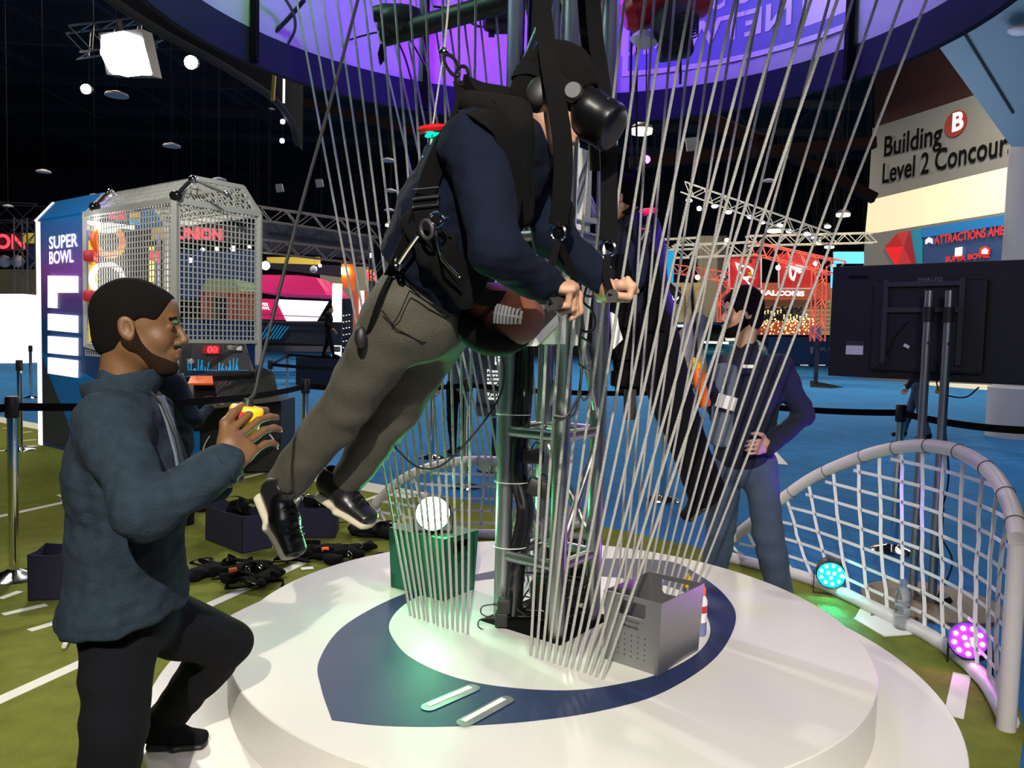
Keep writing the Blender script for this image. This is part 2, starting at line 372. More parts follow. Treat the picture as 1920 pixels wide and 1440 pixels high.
for v in t.v: v.y = 0
cyl_map(MB().add([(v.x, 0, 3.40+v.z) for v in t.v], t.f), aN0, RC-.018).build('lettering', 'print_white', can)
t = MB(); t.text('CBS SPORTS', (0, 0, 0), (1, 0, 0), (0, 0, 1), .21, 0, .02, 1.0)
cyl_map(MB().add([(v.x, 0, 3.60+v.z) for v in t.v], t.f), aN0, RC-.018).build('lettering', 'print_white', can)
ae, ze = ang(1553, 0); eye = MB()
def ringflat(r0, r1, n=32):
    V = []; 
    for i in range(n): c, s_ = math.cos(2*math.pi*i/n), math.sin(2*math.pi*i/n); V += [(r0*c, 0, r0*s_), (r1*c, 0, r1*s_)]
    return V, [(2*i, 2*i+1, (2*i+3) % (2*n), (2*i+2) % (2*n)) for i in range(n)]
V, Fq = ringflat(.09, .17); eye.add([(x, 0, 3.73+z) for x, y, z in V], Fq); V, Fq = ringflat(.0, .05); eye.add([(x, 0, 3.73+z) for x, y, z in V], Fq)
cyl_map(eye, ae, RC-.018).build('eye_emblem', 'print_blue', can)
for px, py in ((1600, 60), (796, 90), (1150, 20), (470, 10)):
    sm = MB(); a, z = ang(px, py); sm.beam((CX+(RC-.03)*math.cos(a), CY+(RC-.03)*math.sin(a), 3.0), (CX+(RC-.03)*math.cos(a), CY+(RC-.03)*math.sin(a), 4.5), .05, .03)
    sm.build('seam_strut', 'black_matte', can)
# ------------------------------------------------------------------ rounded bodies: a distance field meshed with surface nets
def A3(p): return np.array([p[0], p[1], p[2]], dtype=np.float32)
def sd_cone(X, a, b, ra, rb):
    a, b = A3(a), A3(b); ba = b-a; L = float(ba @ ba)+1e-9; t = np.clip(((X-a) @ ba)/L, 0, 1)
    return np.linalg.norm(X-a-t[..., None]*ba, axis=-1)-(ra+(rb-ra)*t)
def sd_flat(X, a, b, ra, rb, side):           # elliptical limb: ra, rb = (half width along SIDE, half depth)
    a, b = A3(a), A3(b); ba = b-a; L = float(ba @ ba)+1e-9; t = np.clip(((X-a) @ ba)/L, 0, 1)
    w = X-a-t[..., None]*ba; s = A3(side); s = s-ba*float(s @ ba)/L; s /= np.linalg.norm(s); z = ba/math.sqrt(L); y = np.cross(z, s)
    A_ = ra[0]+(rb[0]-ra[0])*t; B_ = ra[1]+(rb[1]-ra[1])*t; C_ = np.minimum(A_, B_)
    q = np.sqrt((w @ s/A_)**2+(w @ y/B_)**2+(w @ z/C_)**2)
    return (q-1)*np.minimum(A_, B_)*1.0
def sd_ell(X, c, r, R=None):
    w = X-A3(c)
    if R is not None: w = w @ np.array(R, dtype=np.float32)
    r = A3(r) if not isinstance(r, float) else np.array([r]*3, dtype=np.float32)
    k0 = np.linalg.norm(w/r, axis=-1); k1 = np.linalg.norm(w/(r*r), axis=-1)+1e-6
    return k0*(k0-1)/k1
def smin(a, b, k):
    if k <= 0: return np.minimum(a, b)
    h = np.clip(.5+.5*(b-a)/k, 0, 1); return b+(a-b)*h-k*h*(1-h)
def field(X, prims):
    d = np.full(X.shape[:-1], 9., dtype=np.float32)
    for p in prims:
        k = p[-1]; op = p[0]
        if p[1] == 'c': e = sd_cone(X, *p[2:-1])
        elif p[1] == 'f': e = sd_flat(X, *p[2:-1])
        elif p[1] == 'e': e = sd_ell(X, *p[2:-1])
        elif p[1] == 'p': e = (X-A3(p[2])) @ A3(p[3])          # half space behind normal
        elif p[1] == 'w':                                       # cloth wrinkles: amp, freq, seed
            amp, fr, sd = p[2:5]; r = np.random.RandomState(sd); e = 0
            for _ in range(5):
                v = r.randn(3); v /= np.linalg.norm(v); f = fr*(.6+r.rand()*1.2)
                e = e+np.sin(X @ (v*f).astype(np.float32)+r.rand()*6+1.5*np.sin(X @ (r.randn(3)*fr*.4).astype(np.float32)))
            d = d+amp*e/2.2; continue
        if op == '+': d = smin(d, e, k)
        elif op == '-': d = -smin(-d, e, k)
        elif op == '&': d = -smin(-d, -e, k)
    return d
def nets(lo, hi, h, fn):
    lo, hi = np.array(lo, dtype=np.float64), np.array(hi, dtype=np.float64); n = np.ceil((hi-lo)/h).astype(int)+1
    ax = [lo[i]+h*np.arange(n[i]) for i in range(3)]
    D = np.empty(n, dtype=np.float32)
    for i in range(0, n[0], 24):                              # slabs keep the memory low
        X = np.stack(np.meshgrid(ax[0][i:i+24], ax[1], ax[2], indexing='ij'), -1).astype(np.float32); D[i:i+24] = fn(X)
    s = D < 0
    c = np.zeros(n-1, dtype=np.int8)
    for i in (0, 1):
        for j in (0, 1):
            for k in (0, 1): c += s[i:n[0]-1+i, j:n[1]-1+j, k:n[2]-1+k]
    act = (c > 0) & (c < 8); idx = np.argwhere(act); num = -np.ones(act.shape, dtype=np.int64); num[act] = np.arange(len(idx))
    acc = np.zeros((len(idx), 3)); cnt = np.zeros(len(idx))
    cor = [(i, j, k) for i in (0, 1) for j in (0, 1) for k in (0, 1)]
    for a in range(8):
        for b in range(a+1, 8):
            da = np.array(cor[b])-np.array(cor[a])
            if abs(da).sum() != 1: continue
            va = D[tuple((idx+cor[a]).T)]; vb = D[tuple((idx+cor[b]).T)]; m = (va < 0) != (vb < 0)
            t = np.where(m, va/(va-vb+1e-12), 0); acc += np.where(m[:, None], np.array(cor[a])+t[:, None]*da, 0); cnt += m
    V = lo+(idx+acc/cnt[:, None])*h; F_ = []
    for d in range(3):
        o = [i for i in range(3) if i != d]; sl0 = [slice(None)]*3; sl1 = [slice(None)]*3; sl0[d] = slice(0, -1); sl1[d] = slice(1, None)
        e = np.argwhere(s[tuple(sl0)] != s[tuple(sl1)]); e = e[(e[:, o[0]] > 0) & (e[:, o[1]] > 0) & (e[:, o[0]] < n[o[0]]-1) & (e[:, o[1]] < n[o[1]]-1)]
        q = []
        for a, b in ((0, 0), (-1, 0), (-1, -1), (0, -1)):
            c_ = e.copy(); c_[:, o[0]] += a; c_[:, o[1]] += b; q.append(num[tuple(c_.T)])
        F_.append(np.stack(q, 1))
    F_ = np.concatenate(F_); F_ = F_[(F_ >= 0).all(1)]
    return V, F_
def bounds(prims, pad=.03):
    P_ = []
    for p in prims:
        if p[0] != '+' or p[1] == 'w': continue
        if p[1] == 'c': P_ += [np.array(A3(p[2]))+s*p[4] for s in (-1, 1)]+[np.array(A3(p[3]))+s*p[5] for s in (-1, 1)]
        elif p[1] == 'f': P_ += [A3(p[2])+s*max(p[4]) for s in (-1, 1)]+[A3(p[3])+s*max(p[5]) for s in (-1, 1)]
        elif p[1] == 'e':
            r = max(A3(p[3])) if not isinstance(p[3], float) else p[3]; P_ += [A3(p[2])-r, A3(p[2])+r]
    P_ = np.array(P_); return P_.min(0)-pad, P_.max(0)+pad
def sdf_add(mb, prims, h, xf=None):
    lo, hi = bounds(prims); V, F_ = nets(lo, hi, h, lambda X: field(X, prims))
    V = [Vector(v) for v in V]
    if xf is not None: V = [xf @ v for v in V]
    n = len(mb.v); mb.v += V; mb.f += [tuple(int(i)+n for i in f) for f in F_]; return mb
def sdf(name, prims, h, m, parent=None, xf=None, sm=2):
    mb = sdf_add(MB(), prims, h, xf); o = mb.build(name, m, parent, smooth=True, auto=180)
    if sm:
        md = o.modifiers.new('soften', 'SMOOTH'); md.factor = .5; md.iterations = sm
    return o
def c_(a, b, ra, rb, k=.03): return ('+', 'c', a, b, ra, rb, k)
def f_(a, b, ra, rb, s, k=.03): return ('+', 'f', a, b, ra, rb, s, k)
def e_(c, r, R=None, k=.02, op='+'): return (op, 'e', c, r, R, k)
# head in its own frame: x forward, y to its left, z up, origin between the ears
def head_prims(neck=(-.045, 0, -.19), nr=.056, jaw=.0):
    Rt = Matrix.Rotation(math.radians(-14), 3, 'Y')
    pr = [e_((-.015, 0, .038), (.099, .078, .088), None, 0), e_((.035, 0, -.02), (.062, .060, .088), None, .03), e_((.052, 0, .045), (.048, .06, .05), None, .02)]
    for s in (-1, 1):
        pr += [c_((-.005, s*.05, -.05), (.062, s*.02, -.098), .022, .02, .03), e_((.062, s*.036, -.028), (.026, .024, .026), None, .02)]
    pr += [e_((.078, 0, -.1), (.02, .024, .018), None, .02), c_((.086, -.03, .026), (.086, .03, .026), .013, .013, .012)]
    pr += [e_((.104, s*.031, .006), (.015, .017, .011), None, .008, '-') for s in (-1, 1)]
    pr += [e_((.083, s*.031, .005), (.0135, .0145, .012), None, .003) for s in (-1, 1)]
    pr += [c_((.093, 0, .018), (.117, 0, -.028), .0075, .0115, .008), e_((.108, 0, -.034), (.012, .010, .008), None, .005)]
    pr += [e_((.104, s*.013, -.036), (.009, .0075, .007), None, .004) for s in (-1, 1)]
    pr += [e_((.088, 0, -.062), (.018, .030, .022), None, .012)]
    pr += [c_((.102, -.014, -.058), (.102, .014, -.058), .007, .007, .003), c_((.100, -.012, -.072), (.100, .012, -.072), .0085, .0085, .003)]
    pr += [('-', 'c', (.112, -.02, -.0655), (.112, .02, -.0655), .003, .003, .003)]
    for s in (-1, 1):
        pr += [e_((-.008, s*.079, -.002), (.021, .008, .032), Rt, .006), e_((-.004, s*.087, -.001), (.012, .007, .021), Rt, .003, '-'), e_((.0, s*.08, -.026), (.010, .007, .010), None, .005)]
    pr += [c_((-.025, 0, -.04), neck, nr*1.02, nr, .03)]
    return pr
def hand_prims(wrist, palm_end, nrm, thumb_side, curl, spread=.02, L=1.0, thumb=None, r0=.0085):
    """palm from WRIST to PALM_END, NRM = direction the palm faces, THUMB_SIDE = unit vector, CURL = 4 x (mcp, pip, dip) degrees"""
    w, e, n, ts = Vector(wrist), Vector(palm_end), Vector(nrm).normalized(), Vector(thumb_side).normalized(); ax = (e-w).normalized()
    pr = [f_(w+ax*.01, e-ax*.012, (.030*L, .019*L), (.040*L, .014*L), ts, .01), e_(w+ax*.035*L+ts*.022*L+n*.008, (.022*L, .022*L, .022*L), None, .015)]
    ln = [.043, .047, .044, .034]
    for i in range(4):
        o = e+ts*(.031-.0205*i)*L-ax*(.004 if i in (1, 2) else .010); d = (ax+ts*(.10-.07*i)*spread*10).normalized(); p = o-ax*.018
        a = 0; q = o; rr = r0*L*(1 if i < 3 else .88); pr.append(c_(p, o, rr*1.15, rr*1.12, .006))
        for j, seg in enumerate((1, .62, .48)):
            a += math.radians(curl[i][j]); v = d*math.cos(a)+n*math.sin(a); q2 = q+v*ln[i]*seg*L
            pr.append(c_(q, q2, rr*(1-.06*j), rr*(.96-.07*j), .0035)); q = q2
    tb = w+ax*.03*L+ts*.028*L
    th = thumb or [(ts*.75+ax*.65+n*.15, .042), (ts*.25+ax*.9+n*.35, .034), (ax*.9+n*.4, .026)]
    q = tb
    for j, (v, l) in enumerate(th):
        q2 = q+Vector(v).normalized()*l*L; pr.append(c_(q, q2, (.0135, .0115, .0098)[j]*L, (.0115, .0098, .0085)[j]*L, .006)); q = q2
    return pr
mm('skin_dark', (.14, .068, .028), .48, bump=.15, bs=350, var=.12, vs=14, spec=.4)
mm('skin_light', (.46, .26, .17), .5, bump=.15, bs=350, var=.08, vs=14, spec=.4)
mm('lip_dark', (.17, .06, .05), .4)
mm('hair_black', (.006, .005, .004), 1, bump=.5, bs=420, spec=.1)
mm('hair_brown', (.004, .003, .0025), .95, bump=1, bs=160, spec=.15)
mm('hair_blond', (.35, .24, .14), .75, bump=1, bs=160)
mm('pullover_blue', (.016, .028, .042), .92, bump=.35, bs=180, var=.4, vs=40, spec=.2)
mm('pullover_navy', (.003, .006, .016), .92, bump=.3, bs=200, var=.2, vs=12, spec=.15)
mm('jacket_navy', (.004, .006, .024), .9, bump=.3, bs=120, var=.2, vs=10)
mm('shirt_grey', (.10, .13, .18), .85, bump=.3, bs=160, var=.2, vs=20)
mm('trouser_black', (.0035, .0035, .006), .95, spec=.2, bump=.3, bs=160, var=.2, vs=8)
mm('jeans_grey', (.075, .068, .050), .9, bump=.5, bs=260, var=.2, vs=16)
mm('jeans_blue', (.045, .07, .12), .9, bump=.4, bs=220, var=.35, vs=8)
mm('leather_black', (.012, .012, .013), .32, bump=.1, bs=60)
mm('sole_cream', (.55, .50, .36), .7)
def frame(o, fwd, up):                       # matrix: local x = fwd, z = up (about), y = left
    x = Vector(fwd).normalized(); z = Vector(up); z = (z-x*z.dot(x)).normalized(); y = z.cross(x)
    return Matrix(((x.x, y.x, z.x, o[0]), (x.y, y.y, z.y, o[1]), (x.z, y.z, z.z, o[2]), (0, 0, 0, 1)))
def shoe(parent, xf, upper='leather_black', sole='sole_cream', laces=True, slip=False):
    """shoe along +x (heel at 0, toe at .29), sole bottom at z=0"""
    up = [f_((.045, 0, .06), (.14, 0, .052), (.038, .045), (.046, .04), (0, 1, 0), .02), f_((.14, 0, .045), (.235, .004, .034), (.047, .034), (.042, .024), (0, 1, 0), .02), c_((.05, 0, .07), (.055, 0, .10), .037, .037, .02), ('&', 'p', (0, 0, .012), (0, 0, -1), 0), ('-', 'c', (.052, 0, .13), (.055, 0, .085), .03, .028, .004), ('&', 'p', (0, 0, .118), (0, 0, 1), .004)]
    o = sdf('shoe', up, .0045, upper, parent, xf)
    so = [f_((.045, 0, .012), (.14, 0, .012), (.044, .018), (.046, .018), (0, 1, 0), .01), f_((.14, 0, .012), (.238, .004, .012), (.052, .018), (.046, .018), (0, 1, 0), .015), ('&', 'p', (0, 0, 0), (0, 0, -1), 0), ('&', 'p', (0, 0, .026), (0, 0, 1), 0)]
    sdf('sole', so, .005, sole, o, xf)
    if laces:
        lb = MB()
        for k in range(5):
            x = .115+k*.021; z = .102-k*.0065
            for s in (-1, 1): lb.tube([xf @ Vector((x, s*.026, z-.012)), xf @ Vector((x+.006, 0, z+.004)), xf @ Vector((x+.012, -s*.026, z-.016))], .0022, 5)
        lb.build('laces', 'black_matte', o, smooth=True)
        ey = MB()
        for k in range(5):
            for s in (-1, 1): ey.torus(xf @ Vector((.118+k*.021, s*.030, .088-k*.0052)), .0038, .0012, xf.to_3x3() @ Vector((0, s, .9)), 10, 5)
        ey.build('eyelets', 'chrome', o, smooth=True)
    return o
# ------------------------------------------------------------------ people
def V3(a): return Vector(a)
def person(name, loc, label, J, skin, top, leg, h=.009, hh=.0042, tw=(.20, .13), hair=None, wr=.0035, group=None, sleeve=(.062, .052, .042), hemw=(.93, 1.08), lg=(.098, .072, .055, .048), rootkind='person', hands=True, hw=(.165, .13), bulk=1.0):
    root = thing(name, loc, label, 'person', group)
    side = (J['shR']-J['shL']).normalized(); shc = (J['shR']+J['shL'])/2; hipc = (J['hipR']+J['hipL'])/2
    xf = frame(*J['head']); inv = xf.inverted()
    nb = J.get('neck', shc+Vector((0, 0, .05)))
    hp = head_prims(tuple(inv @ nb))
    body = MB(); sdf_add(body, hp, hh, xf)
    # the rest of the body, one skin under the clothes
    tr = [f_(shc, shc.lerp(hipc, .45), (.15, .09), (.13, .085), side), f_(shc.lerp(hipc, .45), hipc, (.13, .085), (.14, .095), side), c_(nb, shc, .05, .07)]
    for s in 'LR':
        tr += [c_(J['sh'+s], J['el'+s], .04, .034), c_(J['el'+s], J['wr'+s], .034, .026), c_(J['hip'+s], J['kn'+s], .07, .048), c_(J['kn'+s], J['an'+s], .048, .034)]
    sdf_add(body, tr, .016)
    if hands:
        for s in 'LR':
            if 'hand'+s in J: sdf_add(body, hand_prims(J['wr'+s], *J['hand'+s]), .0026 if h < .012 else .006)
    b = body.build('body', skin, root, smooth=True, auto=180); md = b.modifiers.new('soften', 'SMOOTH'); md.factor = .5; md.iterations = 1
    mid1 = J.get('mid', shc.lerp(hipc, .5)); ch = shc.lerp(mid1, .45)
    g = [f_(shc+Vector((0, 0, -.02)), ch, (tw[0]*.86, tw[1]*.8), (tw[0]*.96, tw[1]), side, .05), f_(ch, mid1, (tw[0]*.96, tw[1]), (tw[0]*.88, tw[1]*.98), side, .06), f_(mid1, J.get('hem', hipc), (tw[0]*.88, tw[1]*.98), (tw[0]*hemw[0], tw[1]*hemw[1]), side, .05)]
    g += [c_(shc+(nb-shc)*.1, nb, .085, .062, .05)]
    for s in 'LR':
        g += [c_(shc.lerp(J['sh'+s], .5), J['sh'+s], .07*bulk, sleeve[0]*1.12, .05), c_(J['sh'+s], J['el'+s], sleeve[0]*1.1, sleeve[1], .035), c_(J['el'+s], J['wr'+s], sleeve[1], sleeve[2], .02)]
    if 'hemcut' in J: g += [('&', 'p', J['hemcut'][0], J['hemcut'][1], .01)]
    g += [('+', 'w', wr, 42, 3, 0), ('+', 'w', wr*.5, 95, 8, 0)]
    tp_ = sdf('top_garment', g, h, top, root)
    hs = side
    l = [f_(hipc+(shc-hipc)*.22, hipc-(shc-hipc)*.02, (hw[0]*.92, hw[1]*.85), (hw[0], hw[1]), hs, .03)]
    for s in 'LR':
        l += [c_(J['hip'+s], J['kn'+s], lg[0], lg[1], .035), c_(J['kn'+s], J['an'+s], lg[1]*.98, lg[3], .02)]
        l += [c_(J['kn'+s].lerp(J['an'+s], .25), J['kn'+s].lerp(J['an'+s], .4), lg[2]*1.08, lg[2]*1.02, .03)]
    l += [('+', 'w', wr*.8, 38, 5, 0)]
    sdf('trousers', l, h, leg, root)
    return root, xf, tp_
def hair_short(parent, xf, m='hair_black', grow=.004, line=.045, h=.004, top=0.0, back=-.07):
    # close-cropped cap: the skull grown a little, cut along the hairline
    pr = [e_((-.015, 0, .038+top*.4), (.099+grow, .078+grow, .088+grow+top), None, 0), e_((-.03, 0, -.03), (.075+grow, .062+grow, .07), None, .03), e_((.05, 0, .047+top*.5), (.05+grow*.3, .06+grow, .05+grow*.6+top*.6), None, .02)]
    pr += [('-', 'e', (.115, 0, -.02), (.078, .09, .105), None, .006), ('-', 'e', (.04, .085, -.035), (.05, .03, .07), None, .005), ('-', 'e', (.04, -.085, -.035), (.05, .03, .07), None, .005)]
    pr += [('&', 'p', (-.06, 0, back), (.35, 0, -1), .01)]
    return sdf('hair', pr, h, m, parent, xf)
def beard(parent, xf, m='hair_black', g=.004):
    pr = [e_((.0, s*.069, -.02), (.014, .008, .034), None, .01) for s in (-1, 1)]
    for s in (-1, 1): pr += [c_((-.003, s*.058, -.035), (.064, s*.024, -.098), .021+g, .024+g, .02)]
    pr += [e_((.08, 0, -.103), (.022+g, .026+g, .021+g), None, .02), c_((.098, -.022, -.048), (.098, .022, -.048), .0065+g*.4, .0065+g*.4, .006), ('-', 'c', (.112, -.02, -.066), (.112, .02, -.066), .0165, .0165, .004)]
    return sdf('beard', pr, .004, m, parent, xf)
def eyes(parent, xf, m='black_gloss'):
    b = MB(); 
    for s in (-1, 1): b.ell(xf @ Vector((.0905, s*.031, .005)), .0085, None, 10, 6)
    b.build('eyes', m, parent, smooth=True)
    b = MB()
    for s in (-1, 1): b.tube([xf @ Vector((.095, s*.016, .024)), xf @ Vector((.099, s*.03, .030)), xf @ Vector((.088, s*.048, .026))], .0042, 6)
    b.build('eyebrows', 'hair_black', parent, smooth=True)
# ---- the operator at the left, one foot on the step, both hands on the yellow hoist control
Y0 = 2.05
J = dict(head=(P(258, 614, Y0), (1, .22, -.02), (.03, 0, 1)), neck=P(228, 716, 2.04), shR=P(206, 796, 1.90), shL=P(262, 780, 2.22),
         elR=P(268, 962, 1.74), wrR=P(420, 872, 1.83), elL=P(300, 950, 2.22), wrL=P(400, 905, 2.05), mid=P(242, 985, 2.06), hem=P(234, 1145, 2.07),
         hipR=P(222, 1150, 2.03), hipL=P(268, 1150, 2.15), knR=P(214, 1370, 1.93), anR=Vector((-1.06, 1.92, .09)), knL=P(424, 1207, 2.40), anL=P(308, 1350, 2.58),
         hemcut=(P(226, 1156, 2.05), (.12, 0, -1)))
J['handR'] = (P(458, 822, 1.885), (.35, .9, -.2), (-.62, .1, .77), [(16, 34, 30), (22, 36, 30), (28, 38, 30), (34, 40, 30)], .015, 1.2)
J['handL'] = (P(440, 902, 2.0), (-.15, -.5, .8), (-.3, 1, 0), [(30, 40, 25), (34, 42, 25), (38, 44, 28), (42, 46, 30)], .02, 1.0)
opn, oxf, otop = person('operator_person', (-1.05, 2.0, 0), 'person in dark blue half-zip pullover and black trousers holding a yellow hoist control', J, 'skin_dark', 'pullover_blue', 'trouser_black', h=.0085, tw=(.205, .136), hemw=(1.06, 1.2), wr=.0038, sleeve=(.07, .062, .05), lg=(.100, .078, .062, .06), hw=(.15, .115))
hair_short(opn, oxf); beard(opn, oxf, mm('beard_dark', (.030, .017, .010), 1, bump=1, bs=500, spec=.1), .001); eyes(opn, oxf)
nb = J['neck']; ax = (oxf @ Vector((-.01, 0, -.10))-nb)
sdf('collar', [f_(nb-ax*.25, nb+ax*.75, (.090, .092), (.080, .086), (0, 1, 0), 0), ('-', 'f', nb-ax*.1, nb+ax*1.6, (.070, .072), (.062, .068), (0, 1, 0), .003), ('&', 'p', nb+ax*.42, (-.25, 0, 1), .004)], .005, 'pullover_blue', opn)
MB().ribbon([P(300, 742, 1.93), P(318, 790, 1.93), P(334, 850, 1.93), P(343, 905, 1.93)], .035, (0, 1, 0), .006).build('shirt_front', 'green_lit_glow' if 0 else 'shirt_grey', opn)
MB().tube([P(282, 735, 1.92), P(303, 755, 1.9), P(330, 820, 1.9), P(346, 900, 1.9)], .004, 6).build('zip_line', 'black', opn, smooth=True)
b = MB().torus(J['wrR'], .046, .006, J['elR']-J['wrR'], 24, 6); b.build('cuff', 'pullover_blue', opn, smooth=True)
fa = G(262, 1402, Z2+.001); fb = G(404, 1398, Z2+.001)
shoe(opn, frame(fa, fb-fa, (0, 0, 1)) @ Matrix.Scale(.86, 4), 'black_matte', 'black', laces=False)
shoe(opn, frame((-1.13, 1.86, .002), (1, .25, 0), (0, 0, 1)), 'black_matte', 'black', laces=False)
# hoist control (pendant) on its black cable
pn = thing('hoist_control', P(462, 800, 1.9), 'yellow hand-held hoist control on a black cable in the hands of the person at left', 'remote control')
pc = P(459, 793, 1.955); a_ = (P(472, 752, 1.95)-P(460, 830, 1.95)).normalized()
R_ = frame((0, 0, 0), a_, (0, -1, 0)).to_3x3()
sdf('shell', [f_(pc-a_*.055, pc+a_*.03, (.028, .026), (.044, .03), (1, 0, .3), .01), ('&', 'p', pc+a_*.045, a_, .006)], .004, 'yellow', pn)
MB().cyl(pc+a_*.036, pc+a_*.062, .017, .011).build('cable_gland', 'black', pn, smooth=True)
for k in (-1, 1): MB().cyl(pc+a_*(.005+k*.018)+Vector((.0, -.026, .0)), pc+a_*(.005+k*.018)+Vector((0, -.036, 0)), .009, n=12).build('button', 'black' if k < 0 else 'red', pn, smooth=True)
tag(MB().tube(smooth_pts([pc+a_*.058, P(478, 735, 1.96), P(488, 690, 1.98), P(520, 560, 2.05), P(566, 380, 2.15), P(628, 160, 2.3), P(676, -20, 2.45), P(700, -120, 2.5)], 6), .0048, 8).build('control_cable', 'black', smooth=True), 'thick black cable hanging from above down to the yellow hoist control', 'cable')

# ---- the near flyer, hung in a harness, leaning forward with a headset on
J = dict(head=(P(1034, 192, 2.12), (.93, -.22, -.42), (.32, 0, .95)), neck=P(978, 226, 2.14), shR=P(893, 275, 1.95), shL=P(1000, 268, 2.32),
         elR=P(930, 470, 1.83), wrR=P(1030, 541, 2.0), elL=P(1040, 450, 2.28), wrL=P(1124, 520, 2.12), mid=P(850, 415, 2.2), hem=P(800, 532, 2.31),
         hipR=P(762, 575, 2.26), hipL=P(830, 595, 2.44), knR=P(655, 752, 2.47), anR=P(536, 905, 2.68), knL=P(742, 765, 2.66), anL=P(657, 893, 2.86),
         hemcut=(P(806, 541, 2.31), (-.62, .1, -.70)))
J['handR'] = (P(1080, 540, 2.0), (-.15, .30, -.95), (.2, .95, .15), [(75, 84, 55), (78, 86, 55), (82, 88, 55), (86, 90, 55)], .01, 1.22, [((.5, .3, -.3), .036), ((.1, -.2, -1), .034), ((-.6, -.5, -.5), .026)])
J['handL'] = (P(1136, 562, 2.11), (.9, -.3, .2), (.3, -.9, .1), [(70, 78, 50), (74, 80, 50), (78, 84, 50), (84, 86, 50)], .01, 1.15, [((.5, -.4, .1), .034), ((.9, .2, -.1), .028), ((.5, .6, -.4), .020)])
fl, fxf, ftop = person('flying_person', (-.15, 2.3, .37), 'person in navy pullover and grey jeans hanging face down wearing a black headset', J, 'skin_light', 'pullover_navy', 'jeans_grey', h=.0085, tw=(.195, .15), wr=.004, sleeve=(.074, .060, .046), lg=(.112, .082, .064, .068), hw=(.17, .145), bulk=1.1)
hair_short(fl, fxf, 'hair_brown', .010, top=.018, back=-.06)
nb = J['neck']; ax = fxf @ Vector((-.01, 0, -.10))-nb
MB().torus(nb+ax*.12, .066, .012, ax, 24, 8).build('shirt_collar', 'paper', fl, smooth=True)
MB().torus(J['wrL'], .038, .0045, J['elL']-J['wrL'], 20, 6).build('shirt_cuff', 'paper', fl, smooth=True)
pk = MB(); pk.tube([P(768, 545, 2.11), P(748, 590, 2.13), P(734, 612, 2.16)], .0016, 5); pk.tube([P(768, 545, 2.11), P(800, 566, 2.13), P(840, 586, 2.17), P(856, 590, 2.2)], .0022, 5); pk.tube([P(716, 582, 2.14), P(742, 616, 2.16), P(790, 642, 2.2), P(826, 640, 2.25)], .002, 5); pk.tube([P(748, 517, 2.14), P(790, 552, 2.13), P(835, 583, 2.17), P(862, 592, 2.24)], .0022, 5)
pk.build('pocket_seams', 'trouser_black', fl, smooth=True)
def foot(parent, heel, toe, up, sc=1.0, **kw):
    return shoe(parent, frame(heel, Vector(toe)-Vector(heel), up) @ Matrix.Scale(sc, 4), **kw)
foot(fl, P(482, 912, 2.68), P(545, 1052, 2.60), (.86, -.50, .25), 1.12)
foot(fl, P(588, 922, 2.92), P(712, 1006, 2.78), (.42, -.25, .85), 1.12)
# headset: visor, strap, side arm and cable
hs = MB()
vis = sdf('headset_visor', [f_((.112, 0, .008), (.168, 0, .0), (.098, .064), (.094, .060), (0, 1, 0), .01), e_((.175, 0, -.002), (.040, .09, .058), None, .02), ('-', 'e', (.07, 0, .0), (.05, .068, .06), None, .004), ('&', 'p', (.196, 0, 0), (1, 0, -.25), .02)], .0045, mm('visor_black', (.004, .004, .005), .38, spec=.3), fl, fxf)
vis['label'] = 'black visor of the headset'
MB().lathe(fxf @ Vector((.070, -.092, .018)), [(.001, .02), (.020, .02), (.024, .012), (.024, -.012), (.019, -.02)], 20, fxf.to_3x3() @ Vector((0, -1, 0))).build('headset_hinge', 'steel_dark', fl, smooth=True)
st = [fxf @ Vector(p) for p in ((.11, -.086, .014), (.06, -.094, .022), (.0, -.095, .035), (-.06, -.083, .038), (-.115, -.035, .03), (-.122, 0, .028))]
MB().ribbon(smooth_pts(st, 5), .034, fxf.to_3x3() @ Vector((0, 0, 1)), .006).build('headset_strap', 'black_matte', fl)
st = [fxf @ Vector(p) for p in ((.09, 0, .09), (.03, 0, .150), (-.05, 0, .148), (-.11, 0, .09), (-.122, 0, .03))]
MB().ribbon(smooth_pts(st, 5), .03, fxf.to_3x3() @ Vector((0, 1, 0)), .006).build('headset_strap', 'black_matte', fl)
MB().ell(fxf @ Vector((-.012, -.098, -.012)), (.034, .016, .040), fxf.to_3x3(), 16, 10).build('headset_earpiece', 'black', fl, smooth=True)
dl = MB()
for k in range(7): dl.ell(fxf @ Vector((.155+.004*k, -.080+.022*k, .040-.012*(k % 2))), .0035, None, 8, 5)
dl.build('headset_sensors', 'steel_dark', fl, smooth=True)

# ---- the far flyer behind the tower
J = dict(head=(P(1158, 372, 4.25), (-.9, .1, -.35), (-.2, 0, .95)), neck=P(1180, 400, 4.3), shR=P(1176, 430, 4.45), shL=P(1208, 425, 4.15),
         elR=P(1150, 510, 4.5), wrR=P(1120, 560, 4.4), elL=P(1190, 520, 4.1), wrL=P(1160, 575, 4.15), mid=P(1200, 500, 4.3), hem=P(1216, 585, 4.3),
         hipR=P(1208, 610, 4.4), hipL=P(1226, 610, 4.2), knR=P(1262, 770, 4.35), anR=P(1330, 915, 4.3), knL=P(1268, 760, 4.15), anL=P(1318, 925, 4.1))
f2, g2, _ = person('flying_person', (.8, 4.3, .37), 'person in dark clothes hanging in a harness behind the tower, seen through the ropes', J, 'skin_light', 'jacket_navy', 'trouser_black', h=.014, hh=.008, tw=(.175, .13), sleeve=(.07, .06, .05), lg=(.12, .105, .09, .085), hw=(.16, .14), hands=False)
hair_short(f2, g2, 'hair_black', .01, h=.007)
